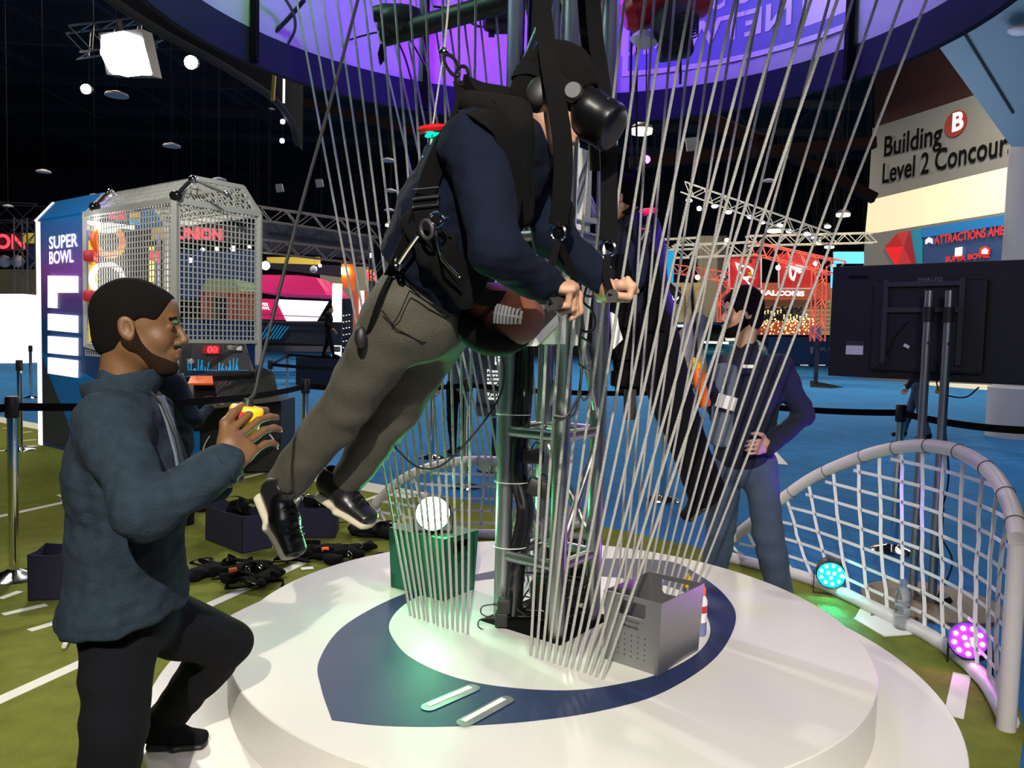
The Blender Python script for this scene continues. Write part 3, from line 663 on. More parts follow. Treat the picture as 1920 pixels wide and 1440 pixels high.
shoe(f2, frame(P(1350, 925, 4.15), P(1262, 1000, 4.05)-P(1350, 925, 4.15), (-.5, -.1, .8)), 'black_matte', 'black', laces=False)
shoe(f2, frame(P(1362, 905, 4.4), P(1275, 975, 4.35)-P(1362, 905, 4.4), (-.5, -.1, .8)), 'black_matte', 'black', laces=False)

# ---- the man with the orange bottle at the right
J = dict(head=(P(1392, 590, 4.45), (-1, -.06, -.03), (0, 0, 1)), neck=P(1400, 650, 4.46), shR=P(1352, 690, 4.62), shL=P(1462, 690, 4.32),
         elR=P(1350, 780, 4.6), wrR=P(1326, 722, 4.30), elL=P(1508, 778, 4.40), wrL=P(1444, 838, 4.25), mid=P(1400, 770, 4.45), hem=P(1392, 850, 4.45),
         hipR=P(1362, 870, 4.52), hipL=P(1425, 870, 4.40), knR=P(1352, 990, 4.6), anR=Vector((1.28, 4.75, .10)), knL=P(1440, 1000, 4.4), anL=Vector((1.62, 4.5, .10)))
J['handR'] = (P(1304, 718, 4.28), (.3, -.5, .8), (0, .1, 1), [(50, 60, 30)]*4, .02, 1.1)
J['handL'] = (P(1418, 838, 4.2), (.3, .6, -.2), (0, -.1, .9), [(10, 20, 15)]*4, .02, 1.1)
rm, rxf, _ = person('person', (1.45, 4.5, 0), 'bearded person in dark jacket and jeans holding an orange bottle, other hand on hip', J, 'skin_light', 'jacket_navy', 'jeans_blue', h=.012, hh=.006, tw=(.19, .125), sleeve=(.066, .058, .045), lg=(.10, .085, .075, .075), hw=(.165, .125))
hair_short(rm, rxf, 'hair_brown', .012, h=.006, top=.024, back=-.085); beard(rm, rxf, 'hair_brown', .006); eyes(rm, rxf)
sdf('shirt_front', [f_(P(1360, 690, 4.40), P(1352, 830, 4.36), (.07, .03), (.06, .03), (1, -.3, 0), 0)], .012, 'shirt_grey', rm)
MB().box(P(1362, 754, 4.28), (.11, .004, .075), Matrix.Rotation(.25, 3, 'Y')).build('badge', 'paper', rm)
MB().box(P(1404, 687, 4.20), (.062, .004, .018)).build('name_tag', 'paper', rm)
MB().tube([P(1372, 650, 4.36), P(1360, 700, 4.3), P(1362, 742, 4.28)], .004, 5).build('lanyard', 'black', rm)
for x, y in ((1.24, 4.72), (1.6, 4.46)): shoe(rm, frame((x+.06, y, .002), (-.5, -1, 0), (0, 0, 1)), 'black_matte', 'black', laces=False)
ob = thing('drink_bottle', P(1315, 770, 4.24), 'orange squeeze bottle held up by the bearded person at the right', 'bottle')
a = P(1322, 762, 4.24); b = P(1300, 672, 4.24)
MB().lathe(a, [(.03, 0), (.036, .02), (.034, .12), (.037, .17), (.030, .215)], 20, b-a).build('bottle_body', 'orange', ob, smooth=True)
MB().lathe(a+(b-a).normalized()*.215, [(.033, 0), (.033, .025), (.014, .035), (.010, .06)], 20, b-a).build('bottle_cap', 'yellow', ob, smooth=True)

# ---- the player at the arcade cabinet, half hidden by the operator
J = dict(head=(P(300, 655, 6.3), (.9, .5, -.2), (0, 0, 1)), neck=P(305, 690, 6.3), shR=P(330, 720, 6.15), shL=P(318, 716, 6.5), elR=P(368, 790, 6.1), wrR=P(392, 765, 6.35), elL=P(360, 775, 6.6), wrL=P(398, 752, 6.6),
         hipR=P(330, 835, 6.2), hipL=P(330, 835, 6.42), knR=P(352, 925, 6.2), anR=P(352, 985, 6.25), knL=P(345, 925, 6.45), anL=P(340, 985, 6.5))
J['handR'] = (P(404, 757, 6.4), (0, .5, -.8), (0, -1, .2), [(20, 30, 20)]*4, .02, 1.1); J['handL'] = (P(410, 748, 6.65), (0, .3, -.8), (0, -1, .2), [(20, 30, 20)]*4, .02, 1.1)
am, axf, _ = person('person', (-2.8, 6.3, 0), 'person in blue top playing at the arcade cabinet, mostly hidden by the operator', J, 'skin_light', 'pullover_blue', 'trouser_black', h=.02, hh=.01, tw=(.2, .13))
hair_short(am, axf, 'hair_blond', .02, h=.01)
# ------------------------------------------------------------------ harness of the near flyer and what hangs it
hz = thing('harness', P(850, 400, 2.2), 'black webbing harness with chrome buckles worn by the near flying person', 'harness')
def rib(pts, w, side, name='strap', m='webbing', par=hz, th=.005, n=5):
    return MB().ribbon(smooth_pts(pts, n), w, side, th).build(name, m, par, smooth=True, auto=60)
rib([P(872, 150, 2.02), P(890, 180, 2.0), P(925, 205, 1.98), P(968, 225, 1.99), P(985, 262, 2.02)], .045, (.3, -.8, .5))
rib([P(868, 152, 2.04), P(872, 190, 2.02), P(862, 222, 2.0), P(838, 262, 1.96), P(812, 320, 1.97), P(795, 372, 1.99), P(782, 420, 2.03)], .05, (1, .2, .3))
rib([P(872, 205, 1.95), P(905, 215, 1.87), P(942, 240, 1.86), P(958, 300, 1.89), P(960, 370, 1.95), P(950, 430, 2.0)], .05, (1, 0, .2))
rib([P(868, 152, 2.06), P(905, 168, 2.08), P(960, 180, 2.1), P(1000, 215, 2.12)], .05, (0, .6, 1))
rib([P(796, 366, 1.97), P(800, 400, 1.97), P(806, 440, 1.98)], .062, (1, 0, 0))
rib([P(808, 436, 1.99), P(836, 470, 2.0), P(868, 515, 2.04), P(902, 555, 2.1), P(940, 560, 2.2)], .05, (.6, 0, .8))
rib([P(782, 420, 2.03), P(764, 455, 2.06), P(748, 490, 2.1), P(735, 515, 2.16)], .045, (1, 0, .2))
rib([P(735, 512, 2.16), P(712, 560, 2.13), P(690, 625, 2.22), P(684, 640, 2.3)], .012, (1, 0, 0))
sdf('pad', [f_(P(775, 405, 2.04), P(820, 470, 2.02), (.045, .02), (.05, .02), (.8, 0, .5), .02), f_(P(820, 470, 2.02), P(885, 560, 2.09), (.05, .02), (.045, .02), (.8, 0, .5), .02)], .008, 'black_matte', hz)
sdf('pad', [f_(P(880, 192, 1.99), P(970, 212, 2.01), (.035, .03), (.04, .04), (0, 1, 0), .02), f_(P(965, 235, 1.97), P(975, 400, 2.12), (.05, .05), (.04, .05), (1, 0, 0), .03)], .01, 'black_matte', hz)
bk = MB(); c = P(798, 373, 1.955)
bk.tube([c+Vector((x, 0, z)) for x, z in ((-.032, -.02), (-.032, .022), (.032, .03), (.032, -.012))], .003, 6, closed=True); bk.tube([c+Vector((-.03, 0, 0)), c+Vector((.03, 0, .008))], .003, 6)
bk.build('buckle', 'chrome', hz, smooth=True)
def ring_link(c, ax, R_, r, name, m='chrome', par=hz, sx=1): return MB().torus(c, R_, r, ax, 20, 6, sx).build(name, m, par, smooth=True)
ring_link(P(800, 430, 1.93), (1, 1, .3), .022, .005, 'buckle', 'steel_dark'); ring_link(P(818, 412, 1.92), (.3, 1, 0), .018, .0035, 'buckle')
MB().tube([P(814, 418, 1.93), P(818, 440, 1.93), P(823, 462, 1.93), P(826, 478, 1.94)], .0045, 8).build('buckle', 'chrome', hz, smooth=True)
MB().tube([P(824, 414, 1.92), P(834, 406, 1.92), P(842, 408, 1.92)], .004, 8).build('buckle', 'chrome', hz, smooth=True)
MB().tube([P(826, 476, 1.95), P(828, 486, 1.95), P(860, 518, 1.98), P(862, 520, 1.98)], .004, 8).build('buckle', 'chrome', hz, smooth=True)
MB().tube([P(784, 440, 2.0), P(764, 468, 2.03), P(748, 492, 2.06)], .0065, 8).build('buckle', 'chrome', hz, smooth=True)
ring_link(P(746, 494, 2.08), (1, .6, .2), .017, .005, 'buckle'); MB().ell(P(676, 632, 2.2), (.018, .014, .032), None, 12, 8).build('strap_end', 'black', hz, smooth=True)
# carabiner and swivel on the thin hauling line
hl = thing('hauling_line', P(832, 100, 2.05), 'thin grey line with a swivel and black carabiner pulling up the harness', 'line')
MB().tube([P(846, -60, 2.1), P(838, 40, 2.08), P(833, 90, 2.06)], .003, 6).build('cord', 'rope', hl, smooth=True)
MB().ell(P(832, 98, 2.05), .013, None, 12, 8).build('swivel', 'chrome', hl, smooth=True)
d_ = (P(862, 148, 2.03)-P(835, 102, 2.05)).normalized()
def oval(c, ax, up, L, w, r, name, m, par):
    q = Vector(ax).normalized(); u = Vector(up).normalized(); s = q.cross(u).normalized()
    return MB().tube([c+u*math.cos(2*math.pi*i/24)*L+s*math.sin(2*math.pi*i/24)*w for i in range(24)], r, 6, closed=True).build(name, m, par, smooth=True)
oval(P(847, 122, 2.04), (0, 1, 0), d_, .034, .014, .005, 'carabiner', 'black_gloss', hl); oval(P(866, 142, 2.03), (.4, 1, 0), (0, 0, 1), .024, .018, .005, 'link_ring', 'black_gloss', hl)
MB().tube([P(832, 104, 2.05), P(824, 150, 2.06), P(812, 232, 2.08)], .0022, 5).build('cord', 'rope', hl, smooth=True)
def red_disc(c, s, label, dm='red_gloss', um='green_lit_glow'):
    t = thing('pull_disc', c, label, 'disc')
    MB().lathe(c, [(.02*s, .012*s), (.040*s, .010*s), (.046*s, 0), (.040*s, -.010*s), (.02*s, -.012*s)], 28, (-.12, -.15, 1)).build('disc', dm, t, smooth=True)
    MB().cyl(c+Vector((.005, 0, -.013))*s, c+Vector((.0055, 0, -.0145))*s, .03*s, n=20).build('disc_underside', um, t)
    MB().tube([c, c+Vector((-.004, 0, -.05))*s, c+Vector((-.012, 0, -.10))*s, c+Vector((-.03, 0, -.14))*s], .004*s, 6).build('tail_cord', 'rope', t, smooth=True)
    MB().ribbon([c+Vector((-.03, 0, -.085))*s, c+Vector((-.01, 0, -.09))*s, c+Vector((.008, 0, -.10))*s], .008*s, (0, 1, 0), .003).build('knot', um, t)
red_disc(P(811, 242, 2.08), .85, 'red disc with green lit underside on a cord behind the near flyer')  # green light on underside and knot is put in as a glow
red_disc(P(1216, 395, 3.95), 1.05, 'pink-red disc hanging on a cord behind the tower at right', mm('disc_pink_glow', (.8, .01, .12), .35, emit=.6), 'disc_pink_glow')  # pink given a glow of its own, though the disc is no lamp
# hand straps and handles
def handle_strap(top, pts, ring, grip, w, label):
    t = thing('handle_strap', ring, label, 'strap')
    MB().ribbon(smooth_pts([top]+pts+[ring+Vector((0, 0, .02))], 6), w, (1, .3, 0), .004).build('webbing_strap', 'webbing', t, smooth=True)
    ring_link(ring, (.5, 1, 0), .02, .004, 'steel_ring', 'chrome', t)
    a, b = grip
    MB().ribbon(smooth_pts([ring+Vector((0, 0, -.02)), ring.lerp(a, .6)+Vector((-.012, 0, 0)), a], 5), .02, (1, .3, 0), .003).build('handle_loop', 'webbing', t)
    MB().ribbon(smooth_pts([ring+Vector((0, 0, -.02)), ring.lerp(b, .6)+Vector((.012, 0, 0)), b], 5), .02, (1, .3, 0), .003).build('handle_loop', 'webbing', t)
    MB().cyl(a, b, .016, n=16).build('hand_grip', 'rubber', t, smooth=True)
    return t
handle_strap(P(1010, -60, 2.2), [P(1022, 60, 2.1), P(1034, 140, 1.96), P(1048, 215, 1.935), P(1056, 290, 1.95), P(1052, 380, 1.97)], P(1046, 436, 1.985), (P(1036, 570, 1.94), P(1078, 560, 2.10)), .05, 'wide black strap passing in front of the flyer\'s cheek to the nearer hand grip')
handle_strap(P(1108, -60, 2.5), [P(1116, 60, 2.42), P(1130, 160, 2.35), P(1140, 270, 2.28), P(1142, 380, 2.2)], P(1140, 466, 2.12), (P(1148, 554, 2.02), P(1142, 548, 2.2)), .05, 'wide black strap behind the headset down to the farther hand grip')
tag(MB().ribbon(smooth_pts([P(1088, -60, 2.9), P(1096, 60, 2.85), P(1108, 150, 2.8), P(1116, 320, 2.75)], 5), .035, (1, .2, 0), .004).build('strap', 'webbing'), 'narrow black strap hanging between the two wide straps beside the tower', 'strap')
b = MB(); b.tube(smooth_pts([P(1045, 436, 2.0), P(1062, 424, 2.02), P(1072, 400, 2.04), P(1066, 380, 2.05), P(1050, 400, 2.02)], 6), .008, 8)
tag(b.build('loop_strap', 'webbing', smooth=True), 'short black padded loop curled above the nearer hand grip', 'strap')
b = MB(); b.tube(smooth_pts([P(1145, 470, 2.14), P(1150, 440, 2.16), P(1138, 410, 2.2), P(1132, 440, 2.2), P(1140, 465, 2.15)], 6), .007, 8)
tag(b.build('loop_strap', 'webbing', smooth=True), 'short black padded loop curled above the farther hand grip', 'strap')
# tangled black cords hanging below the hands
cd = thing('tangled_cord', P(1088, 640, 2.5), 'thin black knotted cord hanging in loops beside the tower leg', 'cord')
MB().tube(smooth_pts([P(1060, 420, 2.25), P(1085, 445, 2.3), P(1088, 560, 2.4), P(1092, 600, 2.45), P(1086, 650, 2.5), P(1090, 700, 2.5), P(1080, 770, 2.5), P(1062, 782, 2.5), P(1045, 788, 2.5), P(1040, 780, 2.5), P(1064, 778, 2.5), P(1090, 735, 2.5)], 6), .0045, 6).build('cord', 'black', cd, smooth=True)
MB().tube(smooth_pts([P(1092, 553, 2.42), P(1112, 555, 2.42), P(1118, 540, 2.42), P(1108, 515, 2.42), P(1098, 545, 2.43), P(1094, 566, 2.44), P(1108, 580, 2.45), P(1116, 600, 2.45), P(1112, 618, 2.45), P(1098, 622, 2.46), P(1090, 618, 2.47)], 6), .0042, 6).build('cord', 'black', cd, smooth=True)
MB().tube(smooth_pts([P(1086, 630, 2.5), P(1106, 645, 2.5), P(1110, 672, 2.5), P(1098, 690, 2.5), P(1084, 682, 2.5), P(1106, 700, 2.5), P(1106, 735, 2.5), P(1094, 750, 2.5), P(1084, 735, 2.5)], 6), .0042, 6).build('cord', 'black', cd, smooth=True)
tag(MB().tube(smooth_pts([P(770, 700, 2.9), P(742, 820, 2.75), P(752, 850, 2.72), P(790, 878, 2.7), P(835, 868, 2.7), P(900, 800, 2.72), P(938, 740, 2.75), P(946, 690, 2.8), P(934, 645, 2.85)], 7), .004, 6).build('cable', 'black', smooth=True), 'thin black cable swinging in a low curve from the tower towards the flyer\'s leg', 'cable')
# football in its black cup under the flyer
fb = thing('football', P(950, 585, 2.28), 'brown football with white laces held in a black cup under the flyer\'s belly', 'football')
fax = Vector((.80, -.58, -.12)).normalized(); Rf = Vector((0, 0, 1)).rotation_difference(fax).to_matrix(); fc = P(938, 590, 2.30)
def fprof(s=1): return [(.094*s*math.sin(math.pi*i/20)**.82+.0005, -.14*s*math.cos(math.pi*i/20)) for i in range(21)]
mm('pigskin', (.16, .045, .02), .42, bump=.6, bs=420, coat=.1)
MB().lathe(fc, fprof(), 32, fax).build('ball', 'pigskin', fb, smooth=True)
lc = MB(); up_ = Vector((-.42, -.85, .05)); up_ = (up_-fax*up_.dot(fax)).normalized(); sd = fax.cross(up_)
for k in range(8):
    z = .050+k*.0095; r = .094*math.sin(math.acos(max(-1, min(1, -z/.14))))**.82
    lc.tube([fc+fax*z+(up_*math.cos(a)+sd*math.sin(a))*(r+.004) for a in (-.30, -.15, 0, .15, .30)], .0042, 6)
lc.tube([fc+fax*z+up_*(.094*math.sin(math.acos(-z/.14))**.82+.003) for z in np.linspace(.045, .12, 8)], .004, 6); lc.build('laces', 'paper', fb, smooth=True)
sdf('cup', [e_(fc+Vector((-.012, .01, -.012)), (.128, .128, .112), None, 0), ('-', 'e', fc, (.107, .107, .104), None, .0), ('&', 'p', fc+Vector((0, 0, -.03)), (.5, -.25, .9), .003)], .005, 'black_matte', fb)
MB().tube([fc+Vector((-.012, .01, -.012))+Vector((.122*math.cos(a), .03, .106*math.sin(a))) for a in np.linspace(-2.6, -1.5, 12)], .005, 6)  .build('cup_rim_glow', mm('rim_green_glow', (.1, 1, .4), .5, emit=6), fb, smooth=True)  # green-lit rim of the cup drawn as a glowing arc
# ------------------------------------------------------------------ machine cases on the tower
mm('case_white', (.78, .79, .74), .45); mm('case_top', (.06, .05, .04), .5, var=.2, vs=30)
mc = thing('machine_case', P(1010, 590, 3.05), 'white sheet-metal machine case with dark top plate on the near side of the tower', 'machine')
f0 = C0+NA*.19+Vector((0, 0, 1.55))
def tb_(a, n_, z): return C0+UA*a+NA*n_+Vector((0, 0, z))
RU = Matrix(((UA.x, NA.x, 0), (UA.y, NA.y, 0), (0, 0, 1)))
MB().poly([P(968, 516, 3.04), P(1086, 520, 3.04), P(1088, 582, 3.04), P(968, 580, 3.04)], (0, .07, 0)).build('case_body', 'case_white', mc)
MB().poly([P(930, 580, 3.03), P(1052, 580, 3.03), P(1004, 631, 2.84), P(925, 631, 2.84)], (0, .02, -.012)).build('top_plate', 'case_top', mc)
MB().poly([P(922, 650, 2.84), P(1003, 649, 2.84), P(1003, 631, 2.835), P(922, 631, 2.835)], (0, .02, 0)).build('front_lip', 'case_white', mc)
MB().poly([P(1003, 649, 2.84), P(1062, 590, 3.04), P(1052, 580, 3.04), P(1003, 631, 2.84)], (.008, .01, 0)).build('side_lip', 'case_white', mc)
MB().poly([P(1012, 645, 2.98), P(1060, 645, 3.0), P(1062, 592, 3.04), P(1055, 590, 3.04)], (0, .02, 0)).build('side_panel', 'case_white', mc)
MB().box(P(1005, 545, 3.12), (.14, .12, .1)).build('rear_block', 'case_white', mc)
m2 = thing('tower_cabinet', P(1095, 450, 3.3), 'tall white cabinet with bolted plates inside the truss tower', 'cabinet')
MB().box(tb_(.045, -.01, 1.98), (.13, .15, .82), RU, .004).build('cabinet_body', 'case_white', m2)
MB().box(tb_(.03, .10, 2.36), (.10, .01, .30), RU).build('cover_plate', 'case_white', m2)
MB().box(tb_(.10, .08, 2.28), (.09, .01, .22), RU).build('cover_plate', 'case_white', m2)
for i, (a, z) in enumerate(((.0, 2.47), (.0, 2.25), (.11, 2.22), (.09, 1.98), (.09, 1.72))): MB().cyl(tb_(a, .104, z), tb_(a, .11, z), .007, n=10).build('bolt', 'steel_dark', m2)
MB().box(tb_(.05, .0, 2.10), (.17, .19, .02), RU).build('shelf', 'case_white', m2)
fn = P(1146, 585, 3.5); MB().poly([fn, P(1150, 655, 3.5), P(1168, 636, 3.5), P(1160, 610, 3.5), P(1158, 592, 3.5)], (0, .05, 0)).build('side_flap', 'case_white', m2)
# tower cabling, adapters, tub of cables
tag(MB().tube(smooth_pts([Vector((C0.x-.10, C0.y+.02, 4.3)), Vector((C0.x-.11, C0.y+.0, 3.2)), P(985, 640, 3.33), P(980, 760, 3.31), P(972, 880, 3.3), P(985, 960, 3.32), P(968, 1060, 3.3), P(962, 1150, 3.3)], 6), .04, 12).build('cable_bundle', 'black_gloss', smooth=True), 'thick bundle of black cables inside the tower beside its left tube', 'cables')
def ztie(c, r): return MB().torus(c, r, .002, (0, .05, 1), 24, 5)
for z in (1.27, .98, .70): tag(ztie((TC[0].x+.03, TC[0].y, z), .075).build('cable_tie', 'paper', smooth=True), f'white cable tie round the left tower tube, {"upper" if z > 1.2 else "middle" if z > .9 else "lower"} one', 'cable tie')
for i, (px, py, sc, lb) in enumerate(((1000, 855, 1, 'black adapter lying on the middle rungs of the tower'), (1012, 915, 1.2, 'black adapter hanging under the middle rung, lit violet'))):
    t = thing('power_adapter', P(px, py, 3.25), lb, 'adapter'); MB().box(P(px, py, 3.25), (.09*sc, .06, .06*sc), Matrix.Rotation(.3*i, 3, 'Y'), .01).build('adapter_body', 'black', t, smooth=True)
    MB().tube(smooth_pts([P(px-5, py-10, 3.25), P(px+4, py-25, 3.25), P(px+14, py-20, 3.25), P(px+12, py-6, 3.25)], 5), .003, 5).build('adapter_cord', 'black', t, smooth=True)
for i, (px, py, lb) in enumerate(((945, 1135, 'black power adapter strapped low on the left tower tube, upper one'), (940, 1160, 'black power adapter strapped low on the left tower tube, lower one'))):
    t = thing('power_adapter', P(px, py, 3.2), lb, 'adapter')
    MB().box(P(px, py, 3.22), (.055, .05, .06), None, .006).build('adapter_body', 'black', t, smooth=True)
    MB().cyl(P(px-10, py-2, 3.2), P(px-20, py-2, 3.2), .006, n=10).build('plug', 'black', t, smooth=True)
    MB().tube(smooth_pts([P(px-18, py-2, 3.2), P(px-40, py+2, 3.2), P(px-42, py+16, 3.2), P(px-20, py+24, 3.2), P(px+10, py+22, 3.22)], 6), .0028, 6).build('adapter_cord', 'black', t, smooth=True)
tub = thing('cable_heap', tb_(0, 0, Z1+.006), 'heap of tangled black cables in the dark well under the tower', 'cables')
r = random.Random(3)
for k in range(9):
    pts = [tb_(r.uniform(-.16, .16), r.uniform(-.17, .15), Z1+.012+r.uniform(0, .05+.02*k)) for _ in range(7)]
    MB().tube(smooth_pts(pts, 5), r.choice((.004, .005, .007)), 6).build('cable', r.choice(('black', 'black_gloss', 'rubber')), tub, smooth=True)
bb = thing('ribbed_case', tb_(.02, -.02, Z1+.01), 'black ribbed tub standing in the well between the tower tubes', 'tub')
MB().box(tb_(.03, -.01, Z1+.10), (.17, .12, .18), RU @ Matrix.Rotation(.2, 3, 'X'), .01).build('tub_body', 'black', bb)
for k in range(6): MB().box(tb_(-.045+k*.03, .056, Z1+.10), (.008, .012, .15), RU).build('rib', 'rubber', bb)
cs = thing('black_case', C0+Vector((.12, .42, Z1+.004)), 'black case standing behind the right side of the tower base', 'case')
MB().box(C0+Vector((.10, .28, Z1+.16)), (.30, .12, .30), Matrix.Rotation(-.25, 3, 'Z'), .02).build('case_shell', 'black', cs, smooth=True)
MB().box(C0+Vector((.10, .215, Z1+.28)), (.12, .02, .02), Matrix.Rotation(-.25, 3, 'Z'), .004).build('case_latch', 'steel_dark', cs)
# ------------------------------------------------------------------ par lamps
def par(name, c, d, led, label, r=.085, bracket=True, spread=True, n=12, z0=None):
    t = thing(name, c, label, 'stage light'); d = Vector(d).normalized(); c = Vector(c)
    MB().lathe(c, [(r*.55, -.13), (r*.9, -.10), (r, -.05), (r, .012), (r*.93, .02), (r*.93, .004)], 28, d).build('housing', 'black', t, smooth=True)
    MB().cyl(c+d*.002, c+d*.0065, r*.92, n=28).build('lens_plate', {'led_green': 'led_green', 'led_magenta': 'led_blue', 'led_teal': 'led_teal_dim'}.get(led, 'black_gloss'), t)
    q = d.to_track_quat('Z', 'Y'); ps = [(0, 0)]+[(.36, k*2*math.pi/3) for k in range(3)] if n < 12 else [(.22, k*2*math.pi/3+.5) for k in range(3)]+[(.66, k*2*math.pi/9) for k in range(9)]
    L = MB()
    for rr, a in ps: L.ell(c+d*.009+q @ Vector((rr*r*1.02*math.cos(a), rr*r*1.02*math.sin(a), 0)), r*.115, None, 12, 6)
    L.build('leds', led, t, smooth=True)
    if bracket:
        s = d.cross(Vector((0, 0, 1))).normalized(); dn = Vector((0, 0, -1)); b0 = c-d*.05
        for sg in (-1, 1): MB().beam(b0+s*r*1.08*sg, b0+s*r*1.08*sg+Vector((0, 0, -(c.z-(z0 if z0 is not None else 0))+.006)), .022, .006, s).build('bracket', 'black', t)
        MB().beam(b0-s*r*1.1+Vector((0, 0, -(c.z-(z0 or 0))+.006)), b0+s*r*1.1+Vector((0, 0, -(c.z-(z0 or 0))+.006)), .03, .006).build('bracket_foot', 'black', t)
        MB().tube([c-d*.12, c-d*.17+Vector((0, 0, -.03)), c-d*.2+Vector((.03, 0, -c.z+(z0 or 0)+.01))], .004, 6).build('lamp_cord', 'black', t, smooth=True)
    return t
gc = P(812, 962, 3.62)
par('stage_light', gc, Vector((.03, -2, 1.0))-Vector((gc.x, gc.y, gc.z))+Vector((-.05, 0, .3)), 'led_green', 'glaring green stage light on top of the left dark bin', .085, z0=.665)
lamp('green_par_light', 'SPOT', gc+Vector((.0, -.06, .03)), 75, (.10, 1, .32), (-.35, 2.4, 1.85), .05, 76, .7)
lamp('green_par_glow', 'POINT', gc+Vector((0, -.13, .02)), 2.5, (.0, 1, .22), None, .04)
vc = P(978, 985, 3.36)
par('stage_light', vc, (0, -1, .05), 'led_violet', 'small violet stage light inside the tower', .035, bracket=False, n=4)
lamp('violet_par_light', 'POINT', vc+Vector((0, -.05, 0)), 2.5, (.35, .05, 1), None, .03)
tc_ = G(1556, 1122)+Vector((0, 0, .155))
par('stage_light', tc_, (-.35, -1, -.12), 'led_teal', 'teal lit stage light on the turf before the white net', .09)
lamp('teal_par_light', 'SPOT', tc_+Vector((-.03, -.08, -.01)), 26, (0, .85, 1), tc_+Vector((-.45, -1, -.35)), .05, 60, .6)
mc_ = G(1835, 1262)+Vector((-.06, 0, .16))
par('stage_light', mc_, (-.62, -.62, .42), 'led_magenta', 'magenta lit stage light on the turf at the right end of the net', .092)
lamp('magenta_par_light', 'SPOT', mc_+Vector((-.05, -.06, .04)), 12, (.6, .08, 1), (.6, 3.0, .7), .05, 60, .7)
# ------------------------------------------------------------------ bins on the platform
def sheet_bin(base, top, mname, label, front, th=.004):
    """BASE / TOP: four corners in order; FRONT: index of the face with cut-out, card holder and perforations"""
    c = sum(base, Vector())/4; t = thing('storage_bin', c, label, 'bin'); o = []
    for i in range(4):
        a, b, d, e = base[i], base[(i+1) % 4], top[(i+1) % 4], top[i]
        n = (b-a).cross(e-a).normalized(); inn = -n if (c-(a+b)/2).dot(n) < 0 else n
        def q(u, v): return a.lerp(b, u).lerp(e.lerp(d, u), v)
        B = MB()
        if i in (front, (front+2) % 4):
            cut = [(.28, .72), (.72, .72), (.74, .75), (.74, .90), (.26, .90), (.26, .75)]
            for pl in ([(0, 0), (1, 0), (1, .72), (0, .72)], [(0, .72), (.26, .72), (.26, .93), (0, .93)], [(.74, .72), (1, .72), (1, .93), (.74, .93)], [(0, .93), (1, .93), (1, 1), (0, 1)], [(.26, .72), (.30, .72), (.26, .76)], [(.74, .72), (.74, .76), (.70, .72)]):
                B.poly([q(*p) for p in pl], inn*th)
        else: B.poly([q(0, 0), q(1, 0), q(1, 1), q(0, 1)], inn*th)
        f = B.build('side_panel', mname, t)
        if i == front:
            H = MB(); hp = [q(.36, .58), q(.64, .58), q(.64, .66), q(.36, .66)]
            H.tube([p-inn*.004 for p in hp], .0035, 6, closed=True); H.build('card_holder', 'chrome' if mname == 'bin_steel' else mname, t, smooth=True)
            D = MB()
            for u in range(5):
                for v in range(5):
                    D.cyl(q(.27+.12*u, .16+.075*v)-inn*.0008, q(.27+.12*u, .16+.075*v)-inn*.0016, .0028, n=8)
            D.build('perforation', 'black' if mname == 'bin_steel' else 'black', f)
    MB().poly([p+Vector((0, 0, .002)) for p in base], (0, 0, .004)).build('base_panel', mname, t)
    return t
zt = Z1+.285
br = [G(1133, 1235, Z1+.002), G(1233, 1268, Z1+.002), G(1309, 1220, Z1+.002)]; br.append(br[0]+br[2]-br[1])
tr_ = [G(1132, 1106, zt), G(1241, 1133, zt), G(1321, 1094, zt)]; tr_.append(tr_[0]+tr_[2]-tr_[1])
sheet_bin(br, tr_, 'bin_steel', 'grey metal open bin with cut-out handles at the right of the tower', 0)
mm('bin_green', (.012, .13, .075), .45, .2)
bl = [G(733, 1100, Z1+.002), G(830, 1128, Z1+.002), G(889, 1105, Z1+.002)]; bl.append(bl[0]+bl[2]-bl[1])
tl_ = [P(729, 997, bl[0].y), P(833, 1019, bl[1].y), P(897, 1008, bl[2].y)]; zz = .655
for v in tl_: v.z = zz
tl_.append(tl_[0]+tl_[2]-tl_[1])
lb_ = sheet_bin(bl, tl_, 'bin_green', 'dark metal bin with the green stage light on it, left of the tower', 1)
MB().poly([p+Vector((0, 0, .001)) for p in tl_], (0, 0, .006)).build('lid', 'bin_green', lb_)
sp = thing('spray_can', G(1320, 1215, Z1), 'white and blue spray bottle with orange top behind the grey bin', 'bottle'); c = G(1300, 1198, Z1+.002)+Vector((.035, .05, 0))
MB().lathe(c, [(.028, 0), (.030, .01), (.030, .06)], 20).build('bottle_base', 'print_blue', sp, smooth=True)
MB().lathe(c+Vector((0, 0, .06)), [(.030, 0), (.030, .09), (.02, .11)], 20).build('bottle_body', 'paper', sp, smooth=True)
MB().lathe(c+Vector((0, 0, .10)), [(.0305, 0), (.0305, .03)], 20).build('bottle_band', 'red', sp, smooth=True)
MB().lathe(c+Vector((0, 0, .17)), [(.02, 0), (.022, .03), (.012, .045)], 20).build('bottle_cap', 'orange', sp, smooth=True)
tag(MB().lathe(G(1290, 1105, Z1)+Vector((.0, .02, .003)), [(.015, 0), (.02, .02), (.02, .05), (.008, .07)], 16).build('bottle', 'yellow', smooth=True), 'small yellow bottle seen through the cut-out of the grey bin', 'bottle')
